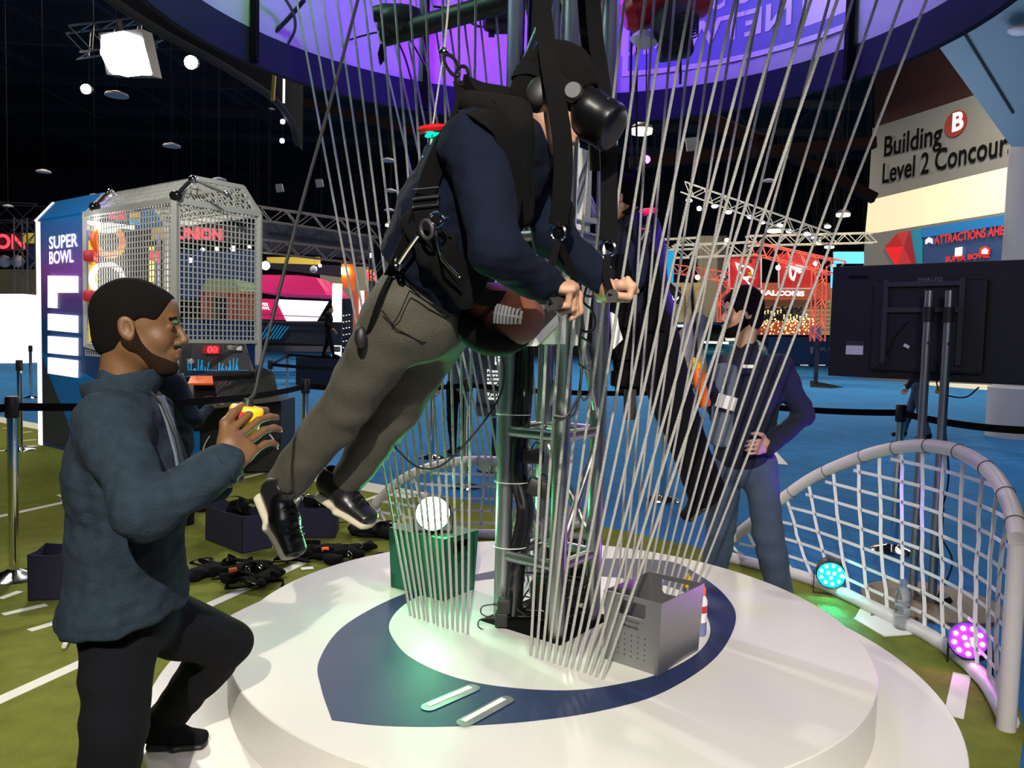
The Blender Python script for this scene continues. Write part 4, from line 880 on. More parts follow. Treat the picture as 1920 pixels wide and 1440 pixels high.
# ------------------------------------------------------------------ gear on the turf
def fabric_bin(corners, h, label, fill=True):
    c = sum(corners, Vector())/4; t = thing('fabric_bin', Vector((c.x, c.y, .013)), label, 'bin')
    for i in range(4):
        a, b = corners[i], corners[(i+1) % 4]; inn = ((c-(a+b)/2)); inn.z = 0; inn = inn.normalized()*.006; o = Vector((0, 0, .014))
        MB().poly([a+o, b+o, b+o+Vector((0, 0, h)), a.lerp(b, .5)+o+Vector((0, 0, h-.012)), a+o+Vector((0, 0, h))], inn).build('side_panel', 'bin_dark', t)
    MB().poly([p+Vector((0, 0, .014)) for p in corners], (0, 0, .005)).build('base_panel', 'bin_dark', t)
    if fill:
        rr = random.Random(int(c.x*100)); 
        for k in range(3):
            pts = [c+Vector((rr.uniform(-.1, .1), rr.uniform(-.1, .1), h+rr.uniform(-.05, .07))) for _ in range(6)]
            MB().ribbon(smooth_pts(pts, 5), .03, (0, 0, 1), .004).build('contents_strap', 'webbing', t)
        MB().tube([c+Vector((.02, -.06, h+.03)), c+Vector((.05, -.09, h+.0))], .006, 8).build('contents_buckle', 'chrome', t, smooth=True)
    return t
def quadc(a, b, dep):
    a = G(*a); b = G(*b); t = (b-a).normalized(); n = Vector((-t.y, t.x, 0)); n = n if n.y > 0 else -n
    return [a, b, b+n*dep, a+n*dep]
fabric_bin(quadc((52, 1131), (136, 1128), .26), .27, 'dark fabric bin at the far left beside the chrome post', False)
fabric_bin(quadc((385, 1015), (454, 1042), .24), .27, 'dark fabric bin full of straps between the operator and the shoe')
fabric_bin(quadc((552, 1012), (628, 1012), .24), .24, 'dark fabric bin on the turf behind the two hanging shoes')
def heap(name, c, R_, seed, label, clip=True, n=9):
    rr = random.Random(seed); t = thing(name, c, label, 'harness')
    pr = []
    for k in range(5):
        a = c+Vector((rr.uniform(-R_, R_), rr.uniform(-R_, R_)*.7, .035)); b = c+Vector((rr.uniform(-R_, R_), rr.uniform(-R_, R_)*.7, .04)); pr.append(f_(a, b, (.06, .035), (.05, .03), (b-a).cross(Vector((0, 0, 1))) if (b-a).length > .01 else (1, 0, 0), .03))
    pr += [('&', 'p', c+Vector((0, 0, .014)), (0, 0, -1), 0), ('+', 'w', .008, 50, seed, 0)]
    sdf('padding', pr, .014, 'black_matte', t)
    for k in range(n):
        p0 = c+Vector((rr.uniform(-R_, R_), rr.uniform(-R_, R_)*.7, .03)); pts = [p0]
        for j in range(5): pts.append(pts[-1]+Vector((rr.uniform(-.14, .14), rr.uniform(-.1, .1), 0)))
        for j, p in enumerate(pts): p.z = .03+rr.uniform(0, .09)*math.sin(j/5*math.pi)
        MB().ribbon(smooth_pts(pts, 5), rr.choice((.022, .03, .04)), (0, 0, 1) if k % 2 else (.3, 1, 0), .004).build('strap', 'webbing', t)
    for k in range(3): q = c+Vector((rr.uniform(-R_, R_), rr.uniform(-R_, R_)*.6, .07)); MB().torus(q, .022, .004, (rr.random(), 1, .5), 16, 6).build('buckle', 'chrome' if k else 'bin_steel', t, smooth=True)
    if clip: MB().box(c+Vector((.02, -.09, .085)), (.05, .03, .025), Matrix.Rotation(.5, 3, 'Z'), .006).build('clip', 'orange', t)
    return t
heap('harness', G(440, 1085, .013), .27, 5, 'heap of black harness straps with a red clip on the turf by the operator\'s knee')
heap('harness', G(610, 1045, .013), .30, 11, 'heap of black harness straps with an orange clip by the platform edge')
heap('harness', G(690, 1000, .013), .22, 15, 'heap of black harness straps under the far shoe in green light', False, 6)
heap('harness', G(410, 955, .013), .15, 23, 'small heap of straps behind the bin near the operator\'s elbow', False, 5)
tag(MB().box(G(576, 1066, .016)+Vector((0, 0, .002)), (.08, .05, .004), Matrix.Rotation(.4, 3, 'Z')).build('paper_tag', 'paper'), 'small white paper tag on the turf at the platform edge', 'paper')
tag(MB().tube([G(120, 1212, .03), G(134, 1180, .05), G(136, 1150, .06)], .012, 8).build('floor_stand', 'white_paint'), 'short white stand leg on the turf behind the operator', 'stand')
# ------------------------------------------------------------------ net barriers
def barrier(base, arch, label, posts=(), cols=14, rows=8):
    """BASE: points on the floor; ARCH: points of the top tube"""
    B = smooth_pts(base, 8); Ar = smooth_pts(arch, 8); c = B[len(B)//2]
    t = thing('net_barrier', c, label, 'net')
    MB().tube([p+Vector((0, 0, .045)) for p in B], .04, 12).build('base_tube', 'tube_wrap', t, smooth=True)
    MB().tube(Ar, .037, 12).build('arch_tube', 'tube_wrap', t, smooth=True)
    for k in range(6, len(Ar)-2, 7): MB().torus(Ar[k], .039, .002, Ar[k+1]-Ar[k-1], 18, 5).build('tube_tie', 'steel_dark', t, smooth=True)
    def at(L, u): x = u*(len(L)-1); i = min(int(x), len(L)-2); return L[i].lerp(L[i+1], x-i)
    def top(u): return at(Ar, u)
    net = MB(); kn = MB(); rr = random.Random(4)
    grid = {}
    zmax = max(p.z for p in Ar)
    for i in range(1, cols):
        u = i/cols; b = at(B, u)+Vector((0, 0, .06)); a = top(u); pts = []
        for j in range(9): v = j/8; pts.append(b.lerp(a, v)+Vector((rr.uniform(-.006, .006), .03*math.sin(math.pi*v), 0)))
        net.ribbon(pts, .019, (1, -.3, 0), .002)
    for j in range(1, rows):
        z = .06+(zmax-.06)*j/rows*1.02; run = []
        for i in range(0, 61):
            u = i/60; b = at(B, u); a = top(u)
            if a.z-.02 < z: 
                if len(run) > 2: net.ribbon(run, .019, (0, 0, 1), .002)
                run = []; continue
            v = (z-.06)/(a.z-.06); p = (b+Vector((0, 0, .06))).lerp(a, v)+Vector((0, .03*math.sin(math.pi*v)-.004, -.03*math.sin(math.pi*u)))
            run.append(p)
            k = u*cols
            if abs(k-round(k)) < .12 and 0 < round(k) < cols: kn.box(p+Vector((0, -.004, 0)), (.012, .003, .014))
        if len(run) > 2: net.ribbon(run, .019, (0, 0, 1), .002)
    net.build('webbing_net', 'net_white', t); kn.build('stitch_tag', 'bin_steel', t)
    for p in posts: MB().tube([Vector((p.x, p.y, .0)), p], .037, 14).build('end_post', 'tube_wrap', t, smooth=True)
    return t
bR = [G(x, y) for x, y in ((1362, 1055), (1430, 1073), (1500, 1092), (1560, 1116), (1620, 1145), (1680, 1175), (1740, 1206), (1800, 1248), (1845, 1292), (1872, 1335), (1890, 1372))]
def arch_from(base_px, pts):
    """arch points whose distance follows the base below them"""
    xs = [p[0] for p in base_px]; out = []
    for x, y, f in pts:
        k = f*(len(base_px)-1); i = min(int(k), len(base_px)-2); a = base_px[i]; b = base_px[i+1]; u = k-i
        Y = a[1].y*(1-u)+b[1].y*u; out.append(P(x, y, Y))
    return out
bpx = [(p, q) for p, q in zip(range(11), bR)]
aR = arch_from(bpx, [(1340, 1040, 0), (1385, 1000, .05), (1450, 948, .14), (1520, 898, .24), (1600, 862, .36), (1670, 842, .46), (1740, 836, .57), (1805, 850, .68), (1862, 890, .79), (1896, 950, .9), (1908, 1010, 1.0)])
barrier(bR, aR, 'white strap net on a bent white tube frame right of the platform', [P(1909, 1020, bR[-1].y)], 17, 9)
bL = [G(690, 990), G(760, 1003), G(830, 1010), G(900, 1012), G(980, 1012), G(1040, 1006), G(1085, 992)]
bpx = [(p, q) for p, q in zip(range(7), bL)]
aL_ = arch_from(bpx, [(684, 975, 0), (712, 935, .07), (760, 895, .18), (820, 872, .32), (880, 864, .45), (940, 866, .57), (990, 880, .70), (1025, 908, .82), (1055, 945, .92), (1082, 985, 1.0)])
barrier(bL, aL_, 'white strap net on a bent tube frame behind the green light', [], 12, 6)
# ------------------------------------------------------------------ board, water bottle, TV
tag(MB().poly([G(1600, 1160, .013), G(1658, 1194, .013), G(1750, 1187, .013), G(1690, 1150, .013)], (0, 0, .006)).build('foam_board', 'paper'), 'white board lying on the turf under the water bottle', 'board')
mm('clear_plastic', (.9, .95, 1), .04, trans=.95, spec=.6); M['clear_plastic'].node_tree.nodes['Principled BSDF'].inputs['IOR'].default_value = 1.2
wb = thing('water_bottle', G(1690, 1180, .02), 'clear water bottle with blue cap on the white board', 'bottle'); c = G(1690, 1178, .02)
MB().lathe(c, [(.034, 0), (.040, .01), (.038, .05), (.040, .10), (.040, .19), (.032, .225), (.016, .245), (.016, .25)], 24).build('bottle_body', 'clear_plastic', wb, smooth=True)
MB().lathe(c+Vector((0, 0, .25)), [(.018, 0), (.018, .025), (.015, .028)], 20).build('bottle_cap', 'print_blue', wb, smooth=True)
MB().lathe(c+Vector((0, 0, .10)), [(.0405, 0), (.0405, .05)], 24).build('bottle_label', 'clear_plastic', wb, smooth=True)
tv = thing('television', P(1750, 600, 4.93), 'large black television seen from behind on a chrome two-pole stand', 'television')
ta = P(1562, 500, 5.3); tb2 = P(1560, 703, 5.3); L = P(1962, 485, 4.52); Lb = P(1962, 726, 4.52); tnv = (L-ta).cross(Vector((0, 0, 1))).normalized()
if tnv.y < 0: tnv = -tnv
ux = (L-ta); ux.z = 0; W_ = ux.length; ux.normalize(); zt_ = (ta.z+L.z)/2; zb_ = (tb2.z+Lb.z)/2
Rv = Matrix(((ux.x, tnv.x, 0), (ux.y, tnv.y, 0), (0, 0, 1))); cv = ta+ux*W_/2; cv.z = (zt_+zb_)/2; Ht = zt_-zb_
def tvp(u, v, d=0): return Vector((ta.x, ta.y, 0))+ux*(u*W_)+Vector((0, 0, zb_+v*Ht))-tnv*d
mm('tv_back', (.008, .008, .009), .6, bump=.2, bs=60)
MB().box(cv+tnv*.02, (W_, .05, Ht), Rv, .008).build('tv_shell', 'tv_back', tv)
MB().box(tvp(.5, .46, .02), (W_*.54, .05, Ht*.78), Rv, .02).build('tv_back_cover', 'tv_back', tv)
for u in (.30, .66): MB().box(tvp(u, .5, .055), (.03, .02, Ht*.72), Rv).build('mount_rail', 'steel_dark', tv)
MB().box(tvp(.48, .82, .06), (W_*.36, .02, .03), Rv).build('mount_crossbar', 'steel_dark', tv)
MB().box(tvp(.48, .60, .06), (W_*.36, .02, .03), Rv).build('mount_crossbar', 'steel_dark', tv)
MB().box(tvp(.14, .26, .0055), (.11, .003, .085), Rv).build('rating_label', 'paper', tv)
MB().box(tvp(.14, .305, .0075), (.11, .002, .03), Rv).build('rating_label', 'steel_dark', tv)
MB().box(tvp(.14, .90, .006), (.12, .012, .02), Rv).build('top_catch', 'black_gloss', tv)
MB().text('PEERLESS', tvp(.455, .835, .074), ux, (0, 0, 1), .035, .0, 0, 1).build('lettering', 'bin_steel', tv)
for k in range(8): MB().box(tvp(.745, .25+.07*k, .006), (.006, .01, .02), Rv).build('port', 'chrome', tv)
MB().tube(smooth_pts([tvp(.42, .5, .07), tvp(.36, .36, .08), tvp(.33, .2, .08), tvp(.28, .08, .06), tvp(.26, .12, .03)], 6), .005, 6).build('tv_cable', 'black_gloss', tv, smooth=True)
MB().box(tvp(.42, .29, .08), (.035, .004, .02), Rv @ Matrix.Rotation(.5, 3, 'Y')).build('cable_tag', 'paper', tv)
MB().tube(smooth_pts([tvp(.56, .16, .06), tvp(.57, -.02, .06), tvp(.60, -.10, .06), tvp(.70, -.12, .06), tvp(.76, -.03, .06)], 6), .005, 6).build('tv_cable', 'black', tv, smooth=True)
MB().box(tvp(.575, -.07, .06), (.02, .006, .05), Rv @ Matrix.Rotation(.2, 3, 'Y')).build('cable_tag', 'yellow', tv)
ts = thing('television_stand', G(1735, 1150), 'two chrome poles on a dark base holding up the television', 'stand')
for px in (1743, 1781):
    q = P(px, 545, 4.78-(px-1743)*.0019); x0 = Vector((q.x, q.y, 0)); zc = q.z
    MB().cyl(x0+Vector((0, 0, .03)), x0+Vector((0, 0, zc)), .026, n=20).build('pole', 'alu', ts, smooth=True)
    MB().cyl(x0+Vector((0, 0, zc-.19)), x0+Vector((0, 0, zc-.10)), .033, n=20).build('pole_collar', 'black', ts, smooth=True)
    MB().cyl(x0+Vector((0, -.025, zc-.32)), x0+Vector((0, -.0285, zc-.32)), .012, n=16).build('cable_slot', 'steel_dark', ts)
cB = (x0+G(1730, 1140))/2
q = P(1762, 900, 4.76); tag_b = MB().lathe((q.x, q.y+.02, 0), [(.40, .0), (.40, .02), (.36, .03), (.05, .035)], 40).build('base_plate', mm('base_tan', (.16, .12, .08), .6), ts, smooth=True)
MB().lathe((q.x, q.y+.02, .035), [(.12, .0), (.10, .03), (.04, .04)], 30).build('pole_foot', 'black', ts, smooth=True)
MB().tube(smooth_pts([Vector((q.x-.03, q.y-.03, 1.9)), Vector((q.x-.02, q.y-.05, 1.2)), Vector((q.x+.02, q.y-.06, .8)), Vector((q.x-.02, q.y-.05, .5)), Vector((q.x+.05, q.y-.1, .3)), Vector((q.x, q.y-.05, .06))], 6), .006, 6).build('power_cable', 'black', ts, smooth=True)
MB().box(Vector((q.x-.02, q.y-.04, .55)), (.06, .04, .16), None, .01).build('cable_box', 'black', ts)
# ------------------------------------------------------------------ posts and belts
def stanchion(p, label, sc=1.0, group='chrome belt posts'):
    t = thing('stanchion_post', (p.x, p.y, 0), label, 'barrier post', group); p = Vector((p.x, p.y, 0))
    MB().lathe(p, [(.17, .0), (.17, .012), (.14, .03), (.06, .05), (.045, .06)], 32).build('base', 'chrome', t, smooth=True)
    MB().cyl(p+Vector((0, 0, .05)), p+Vector((0, 0, 1.04)), .03, n=20).build('pole', 'chrome', t, smooth=True)
    MB().lathe(p+Vector((0, 0, 1.02)), [(.034, 0), (.040, .01), (.040, .12), (.034, .135)], 20).build('belt_head', 'black', t, smooth=True)
    return p
st = [stanchion(G(27, 1085), 'chrome belt post nearest at the left edge, on the turf'),
      stanchion(G(1675, 1034), 'chrome belt post behind the right net, before the television'),
      stanchion(P(573, 713, 7.3), 'chrome belt post right of the arcade cabinet, behind the flyer\'s knee'),
      stanchion(P(877, 711, 8.1), 'chrome belt post behind the ropes in front of the standing sign'),
      stanchion(P(507, 677, 11.9), 'chrome belt post just right of the cage corner'),
      stanchion(P(539, 660, 17), 'small far chrome post before the red stage'),
      stanchion(P(36, 677, 9.8), 'chrome belt post left of the tall blue panel'),
      stanchion(P(57, 648, 17), 'small far chrome post by the white cube at left'),
      stanchion(P(1250, 735, 7.7), 'chrome belt post behind the far flyer\'s boot'),
      stanchion(P(812, 700, 10.0), 'chrome belt post farther back behind the green light')]
def belt(a, b, label, sag=.02):
    a = Vector((a.x, a.y, 0)); b = Vector((b.x, b.y, 0)); pts = [a.lerp(b, k/12)+Vector((0, 0, 1.09-sag*4*(k/12)*(1-k/12))) for k in range(13)]
    return tag(MB().ribbon(pts, .05, (0, 0, 1), .004).build('barrier_belt', 'black_matte'), label, 'belt', 'black barrier belts')
belt(P(-140, 900, 4.6), st[0], 'black belt leaving the nearest left post out of the picture')
belt(st[0], P(400, 740, 5.6), 'black belt from the nearest left post behind the operator')
belt(P(400, 740, 5.6), st[2], 'black belt before the arcade cabinet up to the post at its right')
belt(st[2], st[3], 'black belt running behind the flyer\'s legs', .04)
belt(st[3], st[8], 'black belt running behind the tower', .04)
belt(st[8], st[1], 'black belt running behind the bearded person', .05)
belt(st[1], P(1960, 800, 4.9), 'black belt from the right post out past the television stand', .03)
belt(st[4], P(700, 700, 11), 'black belt in front of the white pillar')
belt(st[5], P(740, 665, 16), 'small far black belt before the red stage')
belt(st[4], st[5], 'black belt between the two posts right of the cage')
# ------------------------------------------------------------------ arcade kiosk with its wire cage
mm('kiosk_blue', (.0, .17, .50), .45); mm('kiosk_navy', (.01, .05, .17), .5); mm('kiosk_purple', (.30, .06, .38), .5); mm('cage_wire', (.50, .51, .47), .6)
mm('graphite', (.03, .035, .045), .6, var=.3, vs=4)
K0 = Vector((-6.3, 10.3, 0)); KU = Vector((.8, -.6, 0)); KV = Vector((.6, .8, 0))
def kp(s, w, z): return K0+KU*s+KV*w+Vector((0, 0, z))
def kpx(px, py, w=0):                        # photo point on the long side (or a plane parallel to it)
    d = ray(px, py); n = Vector((KU.y, -KU.x, 0)); q = K0+KV*w; t = (n.x*q.x+n.y*q.y)/(n.x*d[0]+n.y*d[1]); return Vector((d[0]*t, d[1]*t, EYE+d[2]*t))
def kpf(px, py, s):
    d = ray(px, py); n = KU; q = K0+KU*s; t = (n.x*q.x+n.y*q.y)/(n.x*d[0]+n.y*d[1]); return Vector((d[0]*t, d[1]*t, EYE+d[2]*t))
ki = thing('game_kiosk', kp(1.7, .5, 0), 'tall blue kiosk panel lettered SUPER BOWL with a white wire cage lane at its right', 'kiosk')
SC, SE, HT = 1.36, 3.38, 2.95
grad = mat('kiosk_print', (.01, .07, .25), .5); n = grad.node_tree; tc = n.nodes.new('ShaderNodeTexCoord'); sx = n.nodes.new('ShaderNodeSeparateXYZ'); rmp = n.nodes.new('ShaderNodeValToRGB')
n.links.new(tc.outputs['Generated'], sx.inputs[0]); n.links.new(sx.outputs[2], rmp.inputs[0]); n.links.new(rmp.outputs[0], n.nodes['Principled BSDF'].inputs['Base Color'])
e = rmp.color_ramp.elements; e[0].position = 0; e[0].color = (.01, .05, .2, 1); e[1].position = 1; e[1].color = (.03, .2, .55, 1)
for p_, c in ((.55, (.01, .07, .26, 1)), (.66, (.16, .06, .30, 1)), (.78, (.32, .10, .5, 1)), (.9, (.10, .16, .52, 1))): q = e.new(p_); q.color = c
M['kiosk_print'] = grad
MB().poly([kp(.12, 0, 0), kp(SC, 0, 0), kp(SC, 0, HT), kp(.12, 0, HT)], KV*.06).build('printed_panel', 'kiosk_print', ki)
MB().poly([kp(SC, -.0, 0), kp(2.7, 0, 0), kp(2.7, 0, 1.05), kp(SC, 0, 1.36)], KV*.06).build('lower_panel', 'kiosk_navy', ki)
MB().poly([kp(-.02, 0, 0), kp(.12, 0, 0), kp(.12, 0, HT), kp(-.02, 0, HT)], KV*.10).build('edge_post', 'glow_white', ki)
MB().poly([kpx(78, 660), kpx(160, 700), kpx(215, 735), kpx(128, 800)], -KV*.004).build('blue_wedge', 'kiosk_blue', ki)
MB().poly([kpx(82, 680), kpx(128, 790), kpx(128, 838), kpx(82, 830)], -KV*.005).build('grey_wedge', 'graphite', ki)
rf = [(0, HT), (.22, 3.22), (.81, 3.22), (1.03, HT)]
for (a, za), (b, zb) in zip(rf[:-1], rf[1:]):
    MB().poly([kp(0, a, za), kp(SC, a, za), kp(SC, b, zb), kp(0, b, zb)], (0, 0, .03)).build('roof_panel', 'kiosk_blue', ki)
MB().beam(kp(.02, 0, HT), kp(.02, .22, 3.22), .06).build('roof_edge', 'glow_white', ki)
# lettering on the panel
def ktext(s, px, py, h, ext=.003, bold=.02, sx=1, w=0):
    return MB().text(s, kpx(px, py)-KV*(.006+w), KU, (0, 0, 1), h/.7, ext, bold, sx)
for s, px, py, h in (('SUPER', 93, 467, .155), ('BOWL', 93, 495, .155)):
    t = MB().text(s, (0, 0, 0), (1, 0, 0), (0, 0, 1), h/.7, 0, .02); wd = max(v.x for v in t.v)
    want = (kpx(147, py)-kpx(93, py)).length if s == 'SUPER' else (kpx(139, py)-kpx(93, py)).length
    ktext(s, px, py, h, .003, .02, want/wd).build('lettering', 'glow_white', ki)
# the big cut-out numeral LIII
def cut(pts, nm='cut_out_numeral'): MB().poly([kpx(*p) for p in pts], -KV*.03).build(nm, 'glow_white', ki)
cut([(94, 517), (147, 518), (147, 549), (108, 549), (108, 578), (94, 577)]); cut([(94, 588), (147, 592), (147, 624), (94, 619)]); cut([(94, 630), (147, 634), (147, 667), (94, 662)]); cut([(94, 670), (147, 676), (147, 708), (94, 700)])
# cage
cg = thing('wire_cage', kp(2.4, .5, 0), 'white wire mesh cage with ring targets inside, roofed, right of the SUPER BOWL panel', 'cage')
fr = MB()
zb0, zb1 = 1.38, 1.18
def post(a, b, w=.06): MB().beam(a, b, w).build('frame_bar', 'cage_wire', cg)
post(kp(SC+.03, 0, 1.36), kp(SC+.03, 0, HT)); post(kp(SE, 0, 1.2), kp(SE, 0, HT)); post(kp(SE, 1.03, 1.2), kp(SE, 1.03, HT)); post(kp(SC+.03, 1.03, 0), kp(SC+.03, 1.03, HT))
post(kp(SC, 0, HT), kp(SE, 0, HT)); post(kp(SE, 0, HT), kp(SE, 1.03, HT)); post(kp(SC, 1.03, HT), kp(SE, 1.03, HT)); post(kp(SC, 0, zb0), kp(SE, 0, zb1)); post(kp(SE, 0, 1.47), kp(SE, 1.03, 1.47), .04)
for s_ in (SC+.03, SE):
    for (a, za), (b, zb) in zip(rf[:-1], rf[1:]): post(kp(s_, a, za), kp(s_, b, zb), .045)
def mesh_panel(name, O, U_, V_, nu, nv, r=.006):
    m = MB()
    for i in range(nu+1): m.beam(O+U_*(i/nu), O+U_*(i/nu)+V_, r*2)
    for j in range(nv+1): m.beam(O+V_*(j/nv), O+V_*(j/nv)+U_, r*2)
    return m.build(name, 'cage_wire', cg)
mesh_panel('mesh_panel', kp(SC, 0, 1.25), kp(SE, 0, 0)-kp(SC, 0, 0), Vector((0, 0, HT-1.25)), 34, 26)
mesh_panel('mesh_panel', kp(SE, 0, 1.47), KV*1.03, Vector((0, 0, HT-1.47)), 20, 24)
for (a, za), (b, zb) in zip(rf[:-1], rf[1:]):
    mesh_panel('roof_mesh', kp(SC, a, za), kp(SE, 0, 0)-kp(SC, 0, 0), kp(0, b, zb)-kp(0, a, za), 34, 5)
mg = MB()
for k in range(14):
    w = .03+k*.075; z1 = HT+min(.27, (w if w < .5 else 1.03-w)*1.23); mg.beam(kp(SE, w, HT), kp(SE, w, z1), .012)
for k in range(4): z = HT+.06*k+.03; e_w = (z-HT)/1.23; mg.beam(kp(SE, e_w, z), kp(SE, 1.03-e_w, z), .012)
mg.build('gable_mesh', 'cage_wire', cg)
def clampthing(c, lb):
    t = thing('clamp_light_arm', c, lb, 'lamp arm')
    MB().tube([c, c+Vector((.12, 0, .13)), c+Vector((.18, 0, .17))], .022, 8).build('arm', 'black', t, smooth=True); MB().tube([c+Vector((.18, 0, .17)), c+Vector((.5, .1, .05))], .018, 8).build('arm', 'alu', t, smooth=True)
    MB().ell(c+Vector((.18, 0, .17)), .05, None, 12, 8).build('joint', 'chrome', t, smooth=True); MB().ell(c, (.07, .05, .06), None, 12, 8).build('clamp', 'black_gloss', t, smooth=True)
    MB().ell(c+Vector((.5, .1, .05)), .04, None, 12, 8).build('joint', 'alu', t, smooth=True)
clampthing(kpx(178, 388), 'jointed black clamp arm on the rear corner of the cage roof'); clampthing(kpx(330, 367), 'jointed black clamp arm on the front corner of the cage roof')
tg = thing('ring_target', kpf(205, 455, SC+.3), 'red ring target in the cage above the cream one', 'target')
MB().torus(kpf(203, 452, SC+.3), .17, .04, KU, 28, 8).build('ring', 'orange', tg, smooth=True)
tg2 = thing('ring_target', kpf(205, 525, SC+.3), 'cream ring target in the cage behind the operator\'s head', 'target')
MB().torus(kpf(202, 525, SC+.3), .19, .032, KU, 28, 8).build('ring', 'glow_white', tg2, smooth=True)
mm('foam_yellow', (.85, .6, .08), .6, emit=.25)
for i, (px, y0, y1, ww, lb) in enumerate(((173, 452, 640, .1, 'yellow padded post at the left inside the cage'), (285, 462, 600, .95, 'yellow padded post at the right inside the cage'))):
    a, b = kpf(px, y0, SC+.25), kpf(px, y1, SC+.25); t = thing('padded_post', b, lb, 'post')
    MB().cyl(b, a, .042, n=16).build('padding', 'foam_yellow', t, smooth=True)
    for yy in (480, 555): MB().box(kpf(px+(-4 if not i else 6), yy, SC+.3), (.14, .1, .14), None, .03).build('red_cushion', 'red', t, smooth=True)
    MB().box(kpf(px+(-7 if not i else 12), 520, SC+.2), (.03, .03, 1.1)).build('blue_bar', 'print_blue', t)
lt = thing('light_box', kpf(200, 425, SC+.3), 'white glowing light box at the top of the cage', 'lamp')
MB().poly([kpf(165, 415, SC+.3), kpf(250, 424, SC+.3), kpf(250, 430, SC+.3), kpf(216, 427, SC+.3), kpf(214, 437, SC+.3), kpf(182, 435, SC+.3), kpf(181, 423, SC+.3), kpf(165, 420, SC+.3)], KU*.05).build('glow_panel', 'lamp_white', lt)
MB().poly([kpf(195, 385, SC+.3), kpf(236, 390, SC+.3), kpf(236, 396, SC+.3), kpf(195, 391, SC+.3)], KU*.05).build('glow_panel', 'glow_purple', lt)
MB().poly([kpf(203, 392, SC+.25), kpf(236, 396, SC+.25), kpf(236, 415, SC+.25), kpf(203, 410, SC+.25)], KU*.03).build('red_panel', 'red', lt)
bx = thing('snack_box', kpf(253, 408, SC+.5), 'small yellow and blue box near the cage top', 'box'); MB().box(kpf(253, 405, SC+.5), (.1, .1, .1)).build('box_top', 'yellow', bx); MB().box(kpf(254, 415, SC+.5), (.09, .09, .07)).build('box_bottom', 'cyan_panel', bx)
lamp('cage_lamp', 'POINT', kp(2.0, .5, 2.3), 38, (1, .9, .8), None, .15)
lamp('cage_front_fill', 'SPOT', (-2.9, 5.2, 4.6), 420, (1, .97, .9), kp(SE, .4, 2.1), .1, 48, .6)  # spot added to brighten the cage front, no fitting there
lamp('kiosk_front_fill', 'SPOT', (-6.2, 7.2, 3.6), 160, (.95, .95, 1), kp(.9, 0, 1.8), .3, 80, .7)  # added spot that brightens the kiosk front
# cabinet
ac = thing('arcade_cabinet', P(445, 885, 8.75), 'black arcade cabinet with red digits and blue streaked display, before the cage', 'arcade game')
Ya = 8.55
MB().poly([P(362, 884, Ya), P(527, 884, Ya), P(527, 752, Ya), P(362, 752, Ya)], (0, .55, 0)).build('cabinet_body', 'black', ac)
MB().poly([P(340, 760, Ya-.25), P(524, 742, Ya-.1), P(524, 752, Ya-.1), P(340, 773, Ya-.25)], (0, .2, 0)).build('silver_rail', 'alu', ac)
MB().poly([P(345, 762, Ya-.15), P(524, 748, Ya-.05), P(514, 700, Ya+.35), P(495, 690, Ya+.4), P(340, 706, Ya+.3)], (0, 0, -.05)).build('desk_top', 'black_gloss', ac)
MB().poly([P(335, 700, Ya+.25), P(473, 696, Ya+.25), P(456, 640, Ya+.45), P(335, 640, Ya+.45)], (0, .06, 0)).build('display_panel', 'graphite', ac)
sk = MB(); r = random.Random(2)
for k in range(26):
    x = 352+k*4.4; h = r.uniform(8, 24) if k % 13 < 9 else 5; sk.poly([P(x, 695, Ya+.24), P(x+2.6, 695, Ya+.24), P(x+3.2+(k % 3-1)*3, 695-h, Ya+.32), P(x+1.5+(k % 3-1)*3, 695-h, Ya+.32)], (0, .01, 0))
sk.build('blue_streaks', 'cyan_panel', ac)
MB().poly([P(380, 648, Ya+.35), P(412, 648, Ya+.35), P(412, 663, Ya+.32), P(380, 663, Ya+.32)], (0, .02, 0)).build('score_window', 'red', ac)
MB().text('00', P(388, 661, Ya+.31), (1, 0, 0), (0, .3, 1), .105, .0, .03, 1.1).build('score_digits', 'digits', ac)
MB().poly([P(427, 648, Ya+.35), P(453, 649, Ya+.35), P(453, 657, Ya+.33), P(427, 656, Ya+.33)], (0, .02, 0)).build('price_plate', 'paper', ac)
MB().text('12', P(435, 655.5, Ya+.32), (1, 0, 0), (0, .3, 1), .05, 0, .03).build('lettering', 'black', ac)
MB().lathe(P(359, 678, Ya+.26), [(.03, 0), (.03, .02)], 16, (0, -1, .3)).build('start_button', 'paper', ac, smooth=True)
for a0, a1 in ((2.5, 3.1), (.3, .75), (-.85, .1)):
    MB().tube([P(452, 862, Ya-.01)+Vector((.43*math.cos(a), -.005, .43*math.sin(a))) for a in np.linspace(a0, a1, 10)], .008, 6).build('ring_stripe', 'paper', ac, smooth=True)
MB().box(P(440, 815, Ya-.01), (.18, .02, .22)).build('coin_plate', 'steel_dark', ac)
MB().box(P(365, 850, Ya-.02), (.12, .02, .5)).build('side_stripe', 'kiosk_blue', ac)
MB().poly([P(352, 722, Ya-.0), P(400, 722, Ya-.0), P(398, 708, Ya+.2), P(358, 708, Ya+.2)], (0, 0, .02)).build('tray', 'orange', ac)
